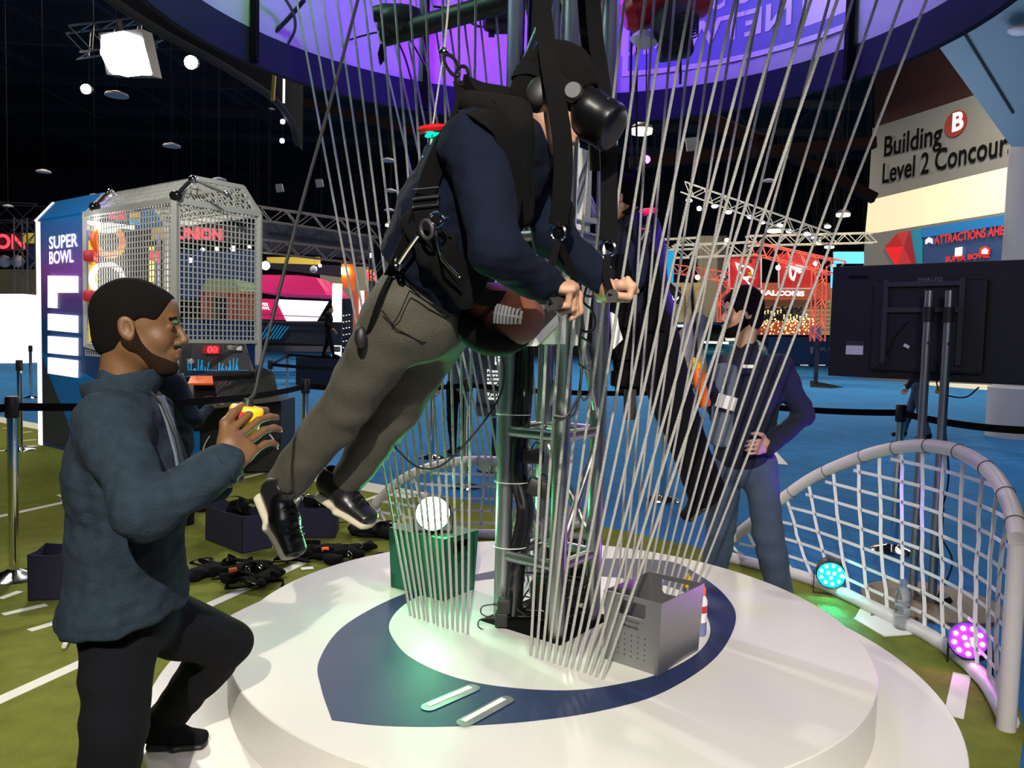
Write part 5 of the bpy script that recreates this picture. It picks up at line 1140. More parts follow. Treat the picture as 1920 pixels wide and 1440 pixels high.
# ------------------------------------------------------------------ far stands of the hall
def board(name, pts, Y, m, label, cat, th=.1, parts=(), group=None):
    a = P(*pts[0], Y); t = thing(name, a, label, cat, group); MB().poly([P(x, y, Y) for x, y in pts], (0, th, 0)).build('panel', m, t)
    q = [P(x, y, Y) for x, y in pts]
    if min(v.z for v in q) > 1.5:
        for v in sorted(q, key=lambda v: -v.z)[:2]: MB().beam(v+Vector((0, th/2, -.02)), (v.x, v.y+th/2, 17.45), .008).build('hanging_wire', 'black_matte', t)
    elif min(v.z for v in q) > .02: MB().poly([Vector((v.x, v.y+.01, 0)) for v in sorted(q, key=lambda v: v.x)[::len(q)-1]]+[Vector((v.x, v.y+.01, min(w.z for w in q))) for v in sorted(q, key=lambda v: -v.x)[::len(q)-1]], (0, th*.5, 0)).build('footing', m, t)
    for nm, pp, mt in parts: MB().poly([P(x, y, Y-.03) for x, y in pp], (0, .02, 0)).build(nm, mt, t)
    return t
def rect(x0, y0, x1, y1): return [(x0, y1), (x1, y1), (x1, y0), (x0, y0)]
def truss(name, a, b, w, m, label, n=None, group=None, r=.03):
    a, b = Vector(a), Vector(b); t = thing(name, (a+b)/2, label, 'truss', group); d = (b-a).normalized(); u = Vector((0, 0, 1)) if abs(d.z) < .9 else Vector((1, 0, 0)); s = d.cross(u).normalized(); u = s.cross(d)
    for i, j in ((-1, -1), (1, -1), (1, 1), (-1, 1)): MB().beam(a+s*i*w/2+u*j*w/2, b+s*i*w/2+u*j*w/2, r*1.6).build('chord', m, t)
    L = (b-a).length; n = n or max(2, int(L/w)); l = MB()
    for k in range(n):
        p, q = a.lerp(b, k/n), a.lerp(b, (k+1)/n); sg = 1 if k % 2 else -1
        for i in (-1, 1): l.beam(p+s*i*w/2-u*sg*w/2, q+s*i*w/2+u*sg*w/2, r)
        l.beam(p-s*w/2+u*w/2*sg, q+s*w/2+u*w/2*sg, r)
    l.build('lacing', m, t)
    if (b-a).normalized().z**2 < .5:
        for p in (a.lerp(b, .1), a.lerp(b, .9)): MB().beam(p, (p.x, p.y, 17.45), .008).build('hanging_wire', 'black_matte', t)
    else:
        q = a if a.z < b.z else b; MB().box((q.x, q.y, q.z/2), (w*.3, w*.3, max(.02, q.z))).build('footing', 'banner_navy', t)
    return t
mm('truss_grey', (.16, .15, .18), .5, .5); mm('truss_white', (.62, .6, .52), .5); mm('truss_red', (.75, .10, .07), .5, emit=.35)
mm('curtain', (.34, .30, .20), .9, bump=1, bs=6, wave='X'); mm('curtain_dark', (.10, .09, .09), .9, bump=1, bs=6, wave='X')
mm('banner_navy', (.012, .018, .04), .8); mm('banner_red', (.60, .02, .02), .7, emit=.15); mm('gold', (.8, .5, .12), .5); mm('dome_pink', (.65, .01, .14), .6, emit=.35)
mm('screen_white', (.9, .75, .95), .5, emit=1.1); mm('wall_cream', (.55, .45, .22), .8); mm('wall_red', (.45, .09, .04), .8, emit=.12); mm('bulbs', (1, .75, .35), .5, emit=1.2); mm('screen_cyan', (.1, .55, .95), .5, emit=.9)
# left background
board('white_cube', rect(-60, 551, 43, 681), 32, 'glow_white', 'plain white glowing cube on the blue carpet at the far left', 'display', 3)
board('curtain_wall', rect(-80, 505, 78, 560), 44, 'curtain', 'cream curtain wall behind the white cube', 'curtain', .4)
truss('lighting_truss', P(-60, 395, 40), P(80, 402, 40), .9, 'truss_grey', 'grey lighting truss crossing at the far left above the cube')
truss('lighting_truss', P(-60, 430, 42), P(78, 425, 42), .7, 'truss_grey', 'lower grey truss at the far left behind the first one')
truss('truss_column', P(48, 640, 36), P(46, 410, 36), .6, 'truss_grey', 'grey upright truss column between white cube and blue panel')
t = board('hanging_banner', rect(-60, 438, 36, 470), 38, 'banner_navy', 'dark blue banner at the far left ending in red letters ON', 'banner')
MB().text('ON', P(-10, 465, 37.8), (1, 0, 0), (0, 0, 1), .95, 0, .03).build('lettering', 'digits', t)
board('yellow_frieze', rect(40, 437, 78, 456), 37, 'foam_yellow', 'yellow lit strip above the truss column at left', 'panel')
board('dark_booth', rect(50, 458, 78, 500), 39, 'kiosk_navy', 'dark blue booth wall behind the truss column at left', 'panel')
board('orange_box', rect(56, 548, 74, 572), 38, 'orange', 'small orange lit block beside the white cube', 'block')
for i, px in enumerate((8, 33, 68)):
    c = P(px, 490, 40); t = thing('round_lamp_shade', c, f'{("left", "middle", "right")[i]} one of three pale round shades at the far left', 'lamp'); MB().ell(c, .32, None, 16, 10).build('shade', 'print_white', t, smooth=True); MB().cyl(c, (c.x, c.y, 17.45), .01, n=6).build('stem', 'black_matte', t)
# behind the cage and right of it
truss('lighting_truss', P(484, 400, 30), P(710, 433, 30), .5, 'truss_grey', 'grey truss over the dark banner between cage and flyer')
board('hanging_banner', [(484, 468), (700, 487), (700, 440), (484, 412)], 30.6, 'banner_navy', 'long dark navy banner hanging under the truss right of the cage', 'banner')
truss('lighting_truss', P(484, 460, 28), P(690, 484, 28), .45, 'truss_grey', 'second grey truss below the dark banner right of the cage')
truss('truss_column', P(711, 560, 27), P(709, 440, 27), .55, 'truss_grey', 'grey upright truss seen between the ropes by the flyer\'s hip')
t = board('letter_banner', [(330, 452), (475, 452), (475, 424), (330, 418)], 33, 'banner_navy', 'navy banner with red letters seen through the cage mesh', 'banner'); MB().text('UNION', P(333, 447, 32.8), (1, 0, 0), (0, 0, 1), .62, 0, .05, .9).build('lettering', 'digits', t)
board('brown_beam', rect(285, 425, 325, 450), 31, 'gold', 'brown wooden panel seen through the cage', 'panel')
board('blue_drape', rect(330, 470, 480, 560), 36, 'kiosk_navy', 'dark blue drape seen through the cage', 'drape')
board('lit_facade', rect(500, 482, 600, 500), 45, 'foam_yellow', 'yellow lit strip of windows beyond the dark banner', 'panel')
board('dark_beam', [(480, 500), (640, 520), (640, 498), (480, 492)], 33, 'banner_navy', 'dark roof beam above the red dome', 'panel')
dm = thing('dome_stage', P(545, 600, 30), 'pink-red dome roof over a white screen and dark blue stage', 'stage')
MB().poly([P(478, 515, 30), P(560, 516, 30), P(592, 520, 30), P(609, 545, 30), P(611, 552, 30), P(478, 547, 30)], (0, 4, 0)).build('dome_roof', 'dome_pink', dm)
MB().poly([P(478, 559, 30), P(515, 561, 30), P(535, 600, 30), P(478, 598, 30)], (0, .2, 0)).build('pink_panel', 'dome_pink', dm)
MB().text('SUPER', P(481, 573, 29.9), (1, 0, 0), (0, 0, 1), .16, 0, .03).build('lettering', 'glow_white', dm); MB().text('BOWL', P(483, 580, 29.9), (1, 0, 0), (0, 0, 1), .16, 0, .03).build('lettering', 'glow_white', dm)
MB().poly([P(517, 561, 30), P(614, 565, 30), P(592, 602, 30), P(537, 602, 30)], (0, .2, 0)).build('screen', 'screen_white', dm)
MB().poly([P(470, 602, 29.5), P(640, 604, 29.5), P(640, 648, 29.5), P(470, 640, 29.5)], (0, .3, 0)).build('stage_front', 'banner_navy', dm)
for k in range(7): MB().poly([P(486+k*6, 636, 29.4), P(488+k*6, 636, 29.4), P(506+k*6, 606+k, 29.4), P(504+k*6, 606+k, 29.4)], (0, .02, 0)).build('blue_streak', 'cyan_panel', dm)
MB().poly([P(480, 589, 29.3), P(610, 594, 29.3), P(610, 595.5, 29.3), P(480, 590.5, 29.3)], (0, .05, 0)).build('handrail', 'alu', dm); MB().poly([P(480, 601, 29.3), P(610, 603, 29.3), P(610, 604.5, 29.3), P(480, 602.5, 29.3)], (0, .05, 0)).build('handrail', 'alu', dm)
MB().poly([P(478, 648, 28.5), P(635, 650, 28.5), P(635, 660, 28.5), P(478, 658, 28.5)], (0, .3, 0)).build('stage_skirt', 'truss_grey', dm)
gd = thing('display_house', P(430, 640, 26), 'red framed booth with green roof seen through the cage mesh', 'booth')
MB().poly([P(375, 547, 26), P(452, 547, 26), P(440, 523, 26), P(388, 521, 26)], (0, 2, 0)).build('green_roof', mm('roof_green', (.25, .38, .18), .7, emit=.1), gd)
for x0, y0, x1, y1 in ((376, 547, 480, 556), (376, 547, 388, 598), (425, 547, 436, 600), (448, 550, 482, 600)): MB().poly([P(x, y, 25.8) for x, y in rect(x0, y0, x1, y1)], (0, .5, 0)).build('red_frame', 'wall_red', gd)
MB().poly([P(x, y, 26) for x, y in rect(340, 600, 482, 645)], (0, .5, 0)).build('booth_base', 'kiosk_navy', gd)
q = P(411, 645, 26); MB().box((q.x, 26.3, q.z/2), (2.4, .5, q.z)).build('footing', 'kiosk_navy', gd)
MB().poly([P(x, y, 27) for x, y in rect(388, 556, 448, 600)], (0, .3, 0)).build('booth_back', 'curtain_dark', gd)
wp_ = thing('white_pillar', P(632, 696, 30), 'white square pillar with a dark dotted board beside it, left of the flyer', 'pillar')
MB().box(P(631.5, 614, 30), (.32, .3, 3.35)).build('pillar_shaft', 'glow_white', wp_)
db = board('dotted_board', rect(641, 560, 661, 700), 29.8, 'banner_navy', 'dark board with rows of small white lights beside the white pillar', 'board')
for i in range(9):
    for k in range(3): MB().box(P(644+k*5.5, 592+i*12-k, 29.7), (.05, .02, .03)).build('small_light', 'glow_white', db)
ob_ = board('orange_sign', [(640, 536), (665, 545), (665, 496), (640, 494)], 31, 'orange', 'orange hanging sign box right of the white pillar', 'sign'); MB().box(P(646, 508, 30.9), (.25, .05, .25)).build('hot_spot', 'lamp_white', ob_)
s2 = board('number_sign', rect(687, 506, 704, 526), 30, 'foam_yellow', 'small glowing yellow sign reading E2 by the flyer\'s hip', 'sign'); MB().text('E2', P(687, 524, 29.8), (1, 0, 0), (0, 0, 1), .42, 0, .03, .9).build('lettering', 'digits', s2)
board('curtain_wall', rect(600, 500, 690, 560), 44, 'curtain', 'cream curtain strip behind the orange sign', 'curtain', .3)
bb = board('merchandise_shelf', rect(660, 545, 712, 650), 31, 'wall_red', 'red-brown shelf unit with goods behind the ropes left of the flyer', 'shelf')
MB().poly([P(x, y, 30.9) for x, y in rect(673, 545, 682, 640)], (0, .3, 0)).build('white_upright', 'glow_white', bb)
for y in (575, 592, 610): MB().poly([P(x, y_, 30.8) for x, y_ in rect(683, y, 710, y+3)], (0, .3, 0)).build('shelf_board', 'glow_purple', bb)
def downlight(px, py, Y, w, m, lb, grp=None):
    c = P(px, py, Y); k = Y/1456; t = thing('ceiling_light', c, lb, 'ceiling light', grp)
    MB().lathe(c, [(w*k*.5, 0), (w*k*.48, .10*w*k), (w*k*.2, .3*w*k)], 24).build('shade', 'steel_dark', t, smooth=True)
    MB().lathe(c, [(w*k*.46, -.16*w*k), (w*k*.46, -.005)], 24).build('glow', m, t, smooth=True); MB().cyl(c+Vector((0, 0, .3*w*k)), (c.x, c.y, 17.45), .012, n=6).build('stem', 'black_matte', t)
for i, (px, py, Y, w, m, lb) in enumerate(((1203, 243, 21, 42, 'lamp_yellow', 'bright oval ceiling light behind the ropes right of the headset'), (732, 421, 34, 20, 'lamp_yellow', 'oval ceiling light just left of the flyer\'s waist harness'), (1222, 418, 34, 22, 'lamp_yellow', 'oval ceiling light right under the pink-red disc'), (1581, 401, 32, 26, 'lamp_yellow', 'oval ceiling light at right beside the tall sign wall'), (1452, 431, 32, 26, 'lamp_yellow', 'oval ceiling light among the truss lights at right'), (1555, 462, 33, 18, 'lamp_yellow', 'low oval ceiling light by the right truss end'), (733, 439, 40, 8, 'lamp_yellow', 'tiny ceiling light below the oval one left of the flyer'))): downlight(px, py, Y, w, m, lb)
mm('shade_pale', (.25, .25, .28), .6, emit=.02)
for i, (px, py, w, lb) in enumerate(((219, 180, 42, 'largest, below the floodlight'), (322, 275, 32, 'straight above the cage roof'), (82, 323, 26, 'above the blue kiosk\'s left end'), (178, 367, 18, 'just above the blue kiosk roof'), (411, 338, 26, 'right above the cage gable'), (15, 387, 18, 'lowest one at the left edge'), (727, 302, 28, 'top one of three by the flyer\'s back'), (732, 359, 24, 'middle one of three by the flyer\'s back'), (730, 395, 20, 'lowest one of three by the flyer\'s back'), (1442, 340, 24, 'behind the ropes left of the sign wall'), (510, 205, 12, 'small one under the dark curved beam'))):
    c = P(px, py, 22+i*.8); k = c.y/1456; t = thing('unlit_ceiling_fixture', c, 'unlit pale ceiling dish in the dark roof, '+lb, 'ceiling light', 'unlit fixtures in the dark roof')
    MB().lathe(c, [(w*k*.5, 0), (w*k*.45, w*k*.10), (w*k*.15, w*k*.2)], 20).build('dish', 'shade_pale', t, smooth=True); MB().cyl(c+Vector((0, 0, w*k*.2)), (c.x, c.y, 17.45), .01, n=6).build('stem', 'black_matte', t)
for i, (px, py, lb) in enumerate(((522, 352, 'pale square roof panel, left of the two near the long black cable'), (597, 343, 'pale square roof panel, right of the two near the long black cable'), (1298, 272, 'pale slanted roof panel behind the ropes at right'))):
    s = (6, 6, 12)[i]; tag(MB().poly([P(px-s, py-s*1.1, 20), P(px+s, py-s*1.3, 20), P(px+s*1.5, py+s, 20), P(px-s*.7, py+s*1.3, 20)], (0, .1, 0)).build('roof_panel', 'shade_pale'), lb, 'panel')
def spot_thing(px, py, Y, w, m, lb, cat='lamp', fl=.5):
    c = P(px, py, Y); k = Y/1456; t = thing('truss_lamp', c, lb, cat)
    MB().ell(c, (w*k*.5, w*k*.4, w*k*fl), None, 14, 8).build('glow', m, t, smooth=True); MB().lathe(c+Vector((0, .0, 0)), [(w*k*.35, .2*w*k), (w*k*.5, .45*w*k), (w*k*.3, 1.0*w*k)], 14, (0, 1, .3)).build('housing', 'black', t, smooth=True); MB().beam(c+Vector((0, w*k*.6, w*k*.3)), (c.x, c.y+w*k*.6, 17.45), .006).build('hanging_wire', 'black_matte', t); return t
emis('lamp_cool', (.75, .8, 1), 14); emis('lamp_red', (1, .25, .2), 14); emis('lamp_orange', (1, .6, .25), 16)
for px, py, w, m, lb in ((498, 498, 16, 'lamp_cool', 'bright white lamp just right of the cage'), (437, 466, 10, 'lamp_cool', 'brightest lamp seen through the front of the cage'), (407, 466, 8, 'lamp_cool', 'white lamp through the cage, left of the brightest'), (380, 468, 7, 'lamp_cool', 'white lamp through the cage near its corner post'), (357, 488, 9, 'lamp_cool', 'white lamp through the cage lower left'), (695, 479, 8, 'lamp_cool', 'small bluish lamp on the far truss by the flyer'), (588, 505, 14, 'print_white', 'hanging bell lamp over the red dome'), (468, 462, 7, 'lamp_cool', 'white lamp through the cage near its right post'), (600, 498, 6, 'lamp_cool', 'small lamp beside the bell lamp')): spot_thing(px, py, 29, w, m, lb)
# right background
truss('lighting_truss', P(1284, 352, 30), P(1555, 448, 27), .4, 'truss_white', 'long pale truss slanting down behind the right ropes')
truss('lighting_truss', P(1400, 452, 34), P(1640, 446, 34), .42, 'truss_white', 'pale truss running level beside the tall sign wall')
for i, (px, py) in enumerate(((1292, 376), (1340, 387), (1366, 398), (1407, 407), (1429, 417), (1462, 423), (1480, 434), (1513, 439), (1526, 447), (1552, 425))):
    spot_thing(px, py, 28.5, 12, 'lamp_cool', f'white downlight under the slanting truss, {NTH[i] if i < 12 else "last"} from the left', 'lamp', .26)
for px, py, m, lb in ((1311, 391, 'lamp_orange', 'warm orange lamp under the slanting truss'), (1535, 455, 'lamp_orange', 'warm lamp at the end of the slanting truss'), (1363, 451, 'lamp_white', 'small white lamp above the grey curtain'), (1529, 494, 'lamp_red', 'red lamp on the red truss'), (1355, 518, 'lamp_red', 'red lamp at the end of the short red truss'), (1459, 502, 'lamp_white', 'small white bulb between the two red banners'), (1308, 520, 'lamp_white', 'small white bulb left of the grey curtain')): spot_thing(px, py, 34, 9, m, lb)
truss('lighting_truss', P(1232, 460, 36), P(1310, 456, 36), .5, 'truss_white', 'short pale truss above the cyan board')
truss('lighting_truss', P(1262, 472, 34), P(1416, 466, 34), .55, 'truss_white', 'pale truss left of the corner of the red truss')
truss('lighting_truss', P(1416, 466, 34), P(1572, 503, 28), .5, 'truss_red', 'red lit truss passing above the banner with the bird emblem')
truss('lighting_truss', P(1264, 504, 36), P(1362, 519, 34), .4, 'truss_red', 'short red lit truss left of the red banners')
truss('truss_column', P(1533, 640, 31), P(1536, 500, 31), .42, 'truss_red', 'red lit truss column right of the FALCONS wall')
truss('truss_column', P(1356, 620, 34), P(1358, 522, 34), .4, 'truss_red', 'red lit truss column behind the bearded person\'s face')
board('cyan_board', [(1220, 612), (1258, 612), (1266, 470), (1228, 470)], 34, 'cyan_panel', 'bright cyan board behind the ropes beside the far flyer', 'board')
for x0, x1, m, lb in ((1310, 1345, 'curtain', 'cream curtain behind the ropes left of the bearded person'), (1345, 1364, 'curtain_dark', 'grey curtain strip beside the cream one')): board('curtain', rect(x0, 442, x1, 640), 40, m, lb, 'curtain', .3)
wc = board('cream_pavilion', rect(1262, 530, 1318, 640), 38, 'wall_cream', 'cream pavilion with columns behind the ropes', 'booth')
for px in (1275, 1292, 1310): MB().cyl(P(px, 638, 37.6), P(px, 545, 37.6), .22, n=12).build('column', 'wall_cream', wc, smooth=True)
tb3 = board('team_sign', rect(1258, 538, 1277, 570), 37, 'banner_navy', 'small dark sign with a white circled T', 'sign'); MB().torus(P(1266, 557, 36.9), .14, .03, (0, 1, 0), 20, 6).build('circle', 'glow_white', tb3); MB().text('T', P(1263, 561, 36.8), (1, 0, 0), (0, 0, 1), .25, 0, .05).build('lettering', 'glow_white', tb3)
c1 = board('hanging_banner', rect(1367, 479, 1427, 541), 36, 'banner_red', 'red banner with a white bird head emblem, left of the two', 'banner')
def flat(par_, pts, Y, m, nm='emblem', th=.01): MB().poly([P(x, y, Y) for x, y in pts], (0, th, 0)).build(nm, m, par_)
flat(c1, [(1378, 491), (1392, 497), (1404, 498), (1413, 505), (1412, 512), (1416, 522), (1405, 520), (1402, 527), (1410, 534), (1408, 537), (1396, 524), (1388, 521), (1390, 515), (1383, 507)], 35.8, 'glow_white')
flat(c1, [(1382, 496), (1393, 501), (1403, 502), (1409, 507), (1405, 517), (1396, 519), (1392, 514), (1387, 506)], 35.7, 'banner_red'); flat(c1, [(1402, 511), (1409, 509), (1412, 520), (1404, 518)], 35.6, 'yellow'); flat(c1, [(1404, 484), (1411, 488), (1409, 494), (1402, 491)], 35.6, 'black')
for pp in ([(1367, 479), (1427, 479)], [(1367, 541), (1427, 541)], [(1367, 479), (1367, 541)], [(1427, 479), (1427, 541)]): MB().beam(P(*pp[0], 35.9), P(*pp[1], 35.9), .06).build('white_edge', 'print_white', c1)
c2 = board('hanging_banner', rect(1460, 476, 1528, 541), 36, 'banner_red', 'red banner with a white winged F emblem above the FALCONS wall', 'banner')
flat(c2, [(1473, 501), (1482, 494), (1500, 497), (1514, 498), (1509, 506), (1500, 505), (1506, 510), (1498, 513), (1494, 508), (1492, 518), (1489, 527), (1484, 525), (1480, 518), (1479, 508), (1482, 500)], 35.8, 'glow_white')
for k in range(4): flat(c2, [(1483+k*2.2, 502+k), (1484.6+k*2.2, 503+k), (1487+k*.6, 520-k*1.5), (1485.6+k*.6, 520-k*1.5)], 35.7, 'banner_red', 'feather_gap')
for pp in ([(1460, 494), (1460, 541)], [(1460, 541), (1528, 541)]): MB().beam(P(*pp[0], 35.9), P(*pp[1], 35.9), .06).build('white_edge', 'print_white', c2)
fw = board('exhibit_wall', rect(1420, 530, 1558, 562), 39, 'wall_red', 'red-brown wall with white letters FALCONS', 'wall')
t = MB().text('FALCONS', (0, 0, 0), (1, 0, 0), (0, 0, 1), 1, 0, .04); wd = max(v.x for v in t.v)
MB().text('FALCONS', P(1426, 553, 38.9), (1, 0, 0), (0, 0, 1), .33, .0, .05, (P(1508, 553, 38.9)-P(1426, 553, 38.9)).length/(wd*.33)).build('lettering', 'glow_white', fw)
cw = board('cream_backdrop', rect(1415, 562, 1562, 628), 39.5, 'wall_cream', 'cream slatted backdrop under the FALCONS wall', 'wall')
for k in range(7): MB().poly([P(x, y, 39.4) for x, y in rect(1512, 568+k*8, 1558, 569+k*8)], (0, .02, 0)).build('slat_line', 'curtain_dark', cw)
sh = thing('memorabilia_stand', P(1475, 628, 37.5), 'tiered stand crowded with small lit trophies under the FALCONS wall', 'stand'); r = random.Random(9)
MB().poly([P(x, y, 37.8) for x, y in rect(1425, 602, 1530, 628)], (0, .5, 0)).build('tier', 'wall_red', sh); MB().poly([P(x, y, 38.2) for x, y in rect(1433, 578, 1508, 602)], (0, .5, 0)).build('tier', 'curtain_dark', sh)
dots = MB(); dk = MB()
for k in range(170):
    px = r.uniform(1427, 1528); py = r.uniform(597, 627); dots.ell(P(px, py, 37.6), r.uniform(.02, .05), None, 6, 4)
for k in range(80): dk.ell(P(r.uniform(1433, 1508), r.uniform(574, 600), 37.7), (.06, .06, .09), None, 6, 4)
tag(dots.build('small_trophies', 'bulbs', sh), kind='stuff'); tag(dk.build('dark_figures', 'black', sh), kind='stuff')
for k in range(14): tag(MB().lathe(P(1434+k*6, 600-r.uniform(0, 14), 37.5), [(.04, 0), (.015, .05), (.05, .16)], 8).build('trophy', 'bulbs', sh), 'taller trophy')
board('screen_panel', rect(1564, 472, 1620, 494), 32, 'screen_cyan', 'cyan and white lit screen strip left of the sign wall', 'screen'); board('screen_panel', rect(1559, 495, 1568, 540), 32, 'screen_cyan', 'narrow cyan strip just left of the television', 'screen')
board('cream_post', rect(1559, 540, 1566, 640), 33, 'wall_cream', 'cream post just left of the television', 'post')
dt = board('draped_counter', rect(1440, 632, 1562, 684), 58, 'kiosk_navy', 'long navy draped counter with emblem behind the bearded person', 'counter', 1.0)
MB().poly([P(x, y, 57.8) for x, y in [(1519, 650), (1526, 650), (1525, 662), (1522, 665), (1519, 661)]], (0, .02, 0)).build('shield_emblem', 'print_blue', dt); MB().text('NFL SHOP', P(1533, 658, 57.8), (1, 0, 0), (0, 0, 1), .38, 0, .02).build('lettering', 'print_blue', dt)
for i, px in enumerate((1498, 1508, 1524, 1540)):
    b = G(px, 683+(i % 2)*2.0); t = thing('far_post', b, f'small far post before the navy counter, {NTH[i]} from the left', 'barrier post'); MB().cyl(b, b+Vector((0, 0, 2.1)), .05, n=8).build('pole', 'chrome', t); MB().lathe(b, [(.3, 0), (.3, .04), (.08, .1)], 14).build('base', 'glow_white', t)
board('blue_case', rect(1524, 612, 1540, 634), 31, 'print_blue', 'blue equipment case beside the red truss column', 'case', .4)
# teal car behind the ropes
mm('teal_paint', (.0, .10, .16), .25, .3, coat=.6); mm('car_glass', (.01, .012, .015), .05)
Yc = 28.0; KC = 2.55
cr = thing('teal_car', P(1325, 700, Yc), 'teal vehicle with white trim behind the ropes and the bearded person', 'car')
sdf('car_body', [f_(P(1232, 668, Yc), P(1400, 670, Yc), (.45*KC, .26*KC), (.45*KC, .28*KC), (0, 1, 0), .1), ('&', 'p', (0, 0, .25), (0, 0, -1), .02)], .1, 'teal_paint', cr)
MB().poly([P(1262, 642, Yc-1.0), P(1362, 642, Yc-1.0), P(1350, 606, Yc-.4), P(1275, 606, Yc-.4)], (0, 1.6, 0)).build('cabin', 'car_glass', cr)
MB().beam(P(1262, 607, Yc-.6), P(1358, 607, Yc-.6), .3, .10).build('roof_edge', 'teal_paint', cr); MB().beam(P(1258, 611, Yc-1.2), P(1300, 611, Yc-1.2), .05, .08).build('white_trim', 'glow_white', cr); MB().beam(P(1300, 641, Yc-1.3), P(1366, 643, Yc-1.3), .05, .08).build('white_trim', 'glow_white', cr)
MB().ell(P(1281, 628, Yc-1.1), (.17, .08, .09), None, 12, 8).build('headlamp', 'glow_white', cr, smooth=True)
for px in (1262, 1385): q = P(px, 700, Yc-1.0); MB().lathe((q.x, q.y, .42), [(.15, 0), (.38, .0), (.42, .06), (.42, .25), (.36, .3)], 24, (0, 1, 0)).build('wheel', 'rubber', cr, smooth=True)
gm = thing('hanging_costume', P(1290, 650, 6.2), 'white costume with gold trim hanging on a dark strap behind the ropes', 'costume')
sdf('cloth', [f_(P(1310, 598, 6.2), P(1292, 640, 6.2), (.07, .05), (.09, .05), (1, 0, 0), .05), f_(P(1296, 632, 6.2), P(1276, 690, 6.2), (.09, .05), (.05, .04), (1, 0, 0), .04), f_(P(1300, 650, 6.2), P(1318, 690, 6.2), (.06, .05), (.035, .04), (1, 0, 0), .03), ('+', 'w', .006, 40, 2, 0)], .012, mm('cloth_white', (.5, .46, .47), .8), gm)
MB().tube(smooth_pts([P(1306, 668, 6.12), P(1316, 685, 6.12), P(1320, 705, 6.12)], 5), .022, 8).build('gold_trim', 'gold', gm, smooth=True); MB().tube(smooth_pts([P(1292, 680, 6.12), P(1282, 698, 6.12)], 5), .02, 8).build('gold_trim', 'gold', gm, smooth=True)
MB().tube(smooth_pts([P(1296, 480, 6.1), P(1298, 560, 6.1), P(1304, 630, 6.1), P(1306, 680, 6.1)], 5), .013, 6).build('strap', 'black', gm, smooth=True); MB().box(P(1322, 598, 6.2), (.06, .04, .03)).build('red_patch', 'red', gm)
tag(MB().tube(smooth_pts([P(1222, 510, 5.2), P(1236, 520, 5.2), P(1258, 540, 5.2), P(1272, 555, 5.2)], 5), .028, 8).build('hose', 'black', smooth=True), 'short thick black hose arching over the cyan board', 'hose')
# ------------------------------------------------------------------ sign wall and white column at the right
WA, WB = P(1626, 450, 38), P(1906, 400, 30.5); WAf = Vector((WA.x, WA.y, 0)); wu = Vector((WB.x-WA.x, WB.y-WA.y, 0)).normalized(); wn = Vector((wu.y, -wu.x, 0)); wn = wn if wn.y < 0 else -wn
def wq(px, py, off=0): q = WAf+wn*off; d = ray(px, py); t = (wn.x*q.x+wn.y*q.y)/(wn.x*d[0]+wn.y*d[1]); return Vector((d[0]*t, d[1]*t, EYE+d[2]*t))
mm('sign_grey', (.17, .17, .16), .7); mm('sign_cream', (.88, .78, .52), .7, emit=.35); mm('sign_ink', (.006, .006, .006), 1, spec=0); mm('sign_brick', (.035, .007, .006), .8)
lamp('sign_wall_lamp', 'AREA', wq(1760, 260, 5)+Vector((0, 0, 4)), 420, (1, .93, .78), wq(1760, 380), 4)
top_ = [wq(1636, 240), wq(1945, 140)]; H2 = [wq(1628, 376), wq(1945, 300)]; H3 = [wq(1622, 440), wq(1945, 388)]; bot = [wq(1622, 440), wq(1945, 388)]
b0 = Vector((H3[0].x, H3[0].y, 0)); b1 = Vector((H3[1].x, H3[1].y, 0))
struct(MB().poly([H2[0], H2[1], top_[1], top_[0]], -wn*.4).build('wall_right', 'sign_grey')); struct(MB().poly([H3[0], H3[1], H2[1], H2[0]], -wn*.4).build('wall_right', 'sign_cream')); struct(MB().poly([b0, b1, H3[1], H3[0]], -wn*.4).build('wall_right', 'sign_grey'))
struct(MB().poly([wq(1640, 240, -.5), wq(1960, 140, -.5), wq(1960, -400, -.5), wq(1640, -300, -.5)], -wn*.3).build('wall_right', 'sign_brick'))
def wtext(s, a, b, h, m, label, bold=.0, shear=0, name='wall_lettering'):
    A, B = wq(*a, .05), wq(*b, .05); t = MB().text(s, (0, 0, 0), (1, 0, 0), (0, 0, 1), 1, 0, bold); wd = max(v.x for v in t.v)-min(v.x for v in t.v); sz = h/.7
    o = MB().text(s, A, B-A, (0, 0, 1), sz, .02, bold, (B-A).length/(wd*sz), 'LEFT', shear).build(name, m); return tag(o, label, 'lettering')
wtext('Building', (1656, 294), (1764, 269), .92, 'sign_ink', 'black word Building on the grey sign wall', .015)
wtext('Level 2 Concourse', (1653, 344), (1922, 281), .92, 'sign_ink', 'black words Level 2 Concourse on the grey sign wall', .015)
bd = thing('round_badge', wq(1793, 232), 'round red badge with a white B on the sign wall', 'sign'); MB().lathe(wq(1793, 232, .02), [(.54, 0), (.54, .06)], 40, wn).build('disc', mm('badge_red', (.25, .02, .015), .5), bd, smooth=True)
MB().text('B', wq(1783, 247, .12), wu, (0, 0, 1), 1.05, 0, .03, 1.0).build('lettering', 'glow_white', bd)
ap = thing('attractions_sign', wq(1790, 460), 'blue sign with red words ATTRACTIONS AHEAD and a red faceted gem', 'sign')
def wpoly(pts, m, nm, off=.06, th=.05): MB().poly([wq(x, y, off) for x, y in pts], -wn*th).build(nm, m, ap)
wpoly([(1728, 428), (1945, 393), (1945, 520), (1728, 520)], 'kiosk_navy', 'sign_panel'); wpoly([(1728, 428), (1945, 393), (1945, 412), (1728, 446)], 'kiosk_blue', 'sign_stripe', .12); wpoly([(1706, 432), (1729, 428), (1729, 520), (1722, 520)], mm('sign_teal', (.0, .24, .40), .6), 'sign_wedge', .08)
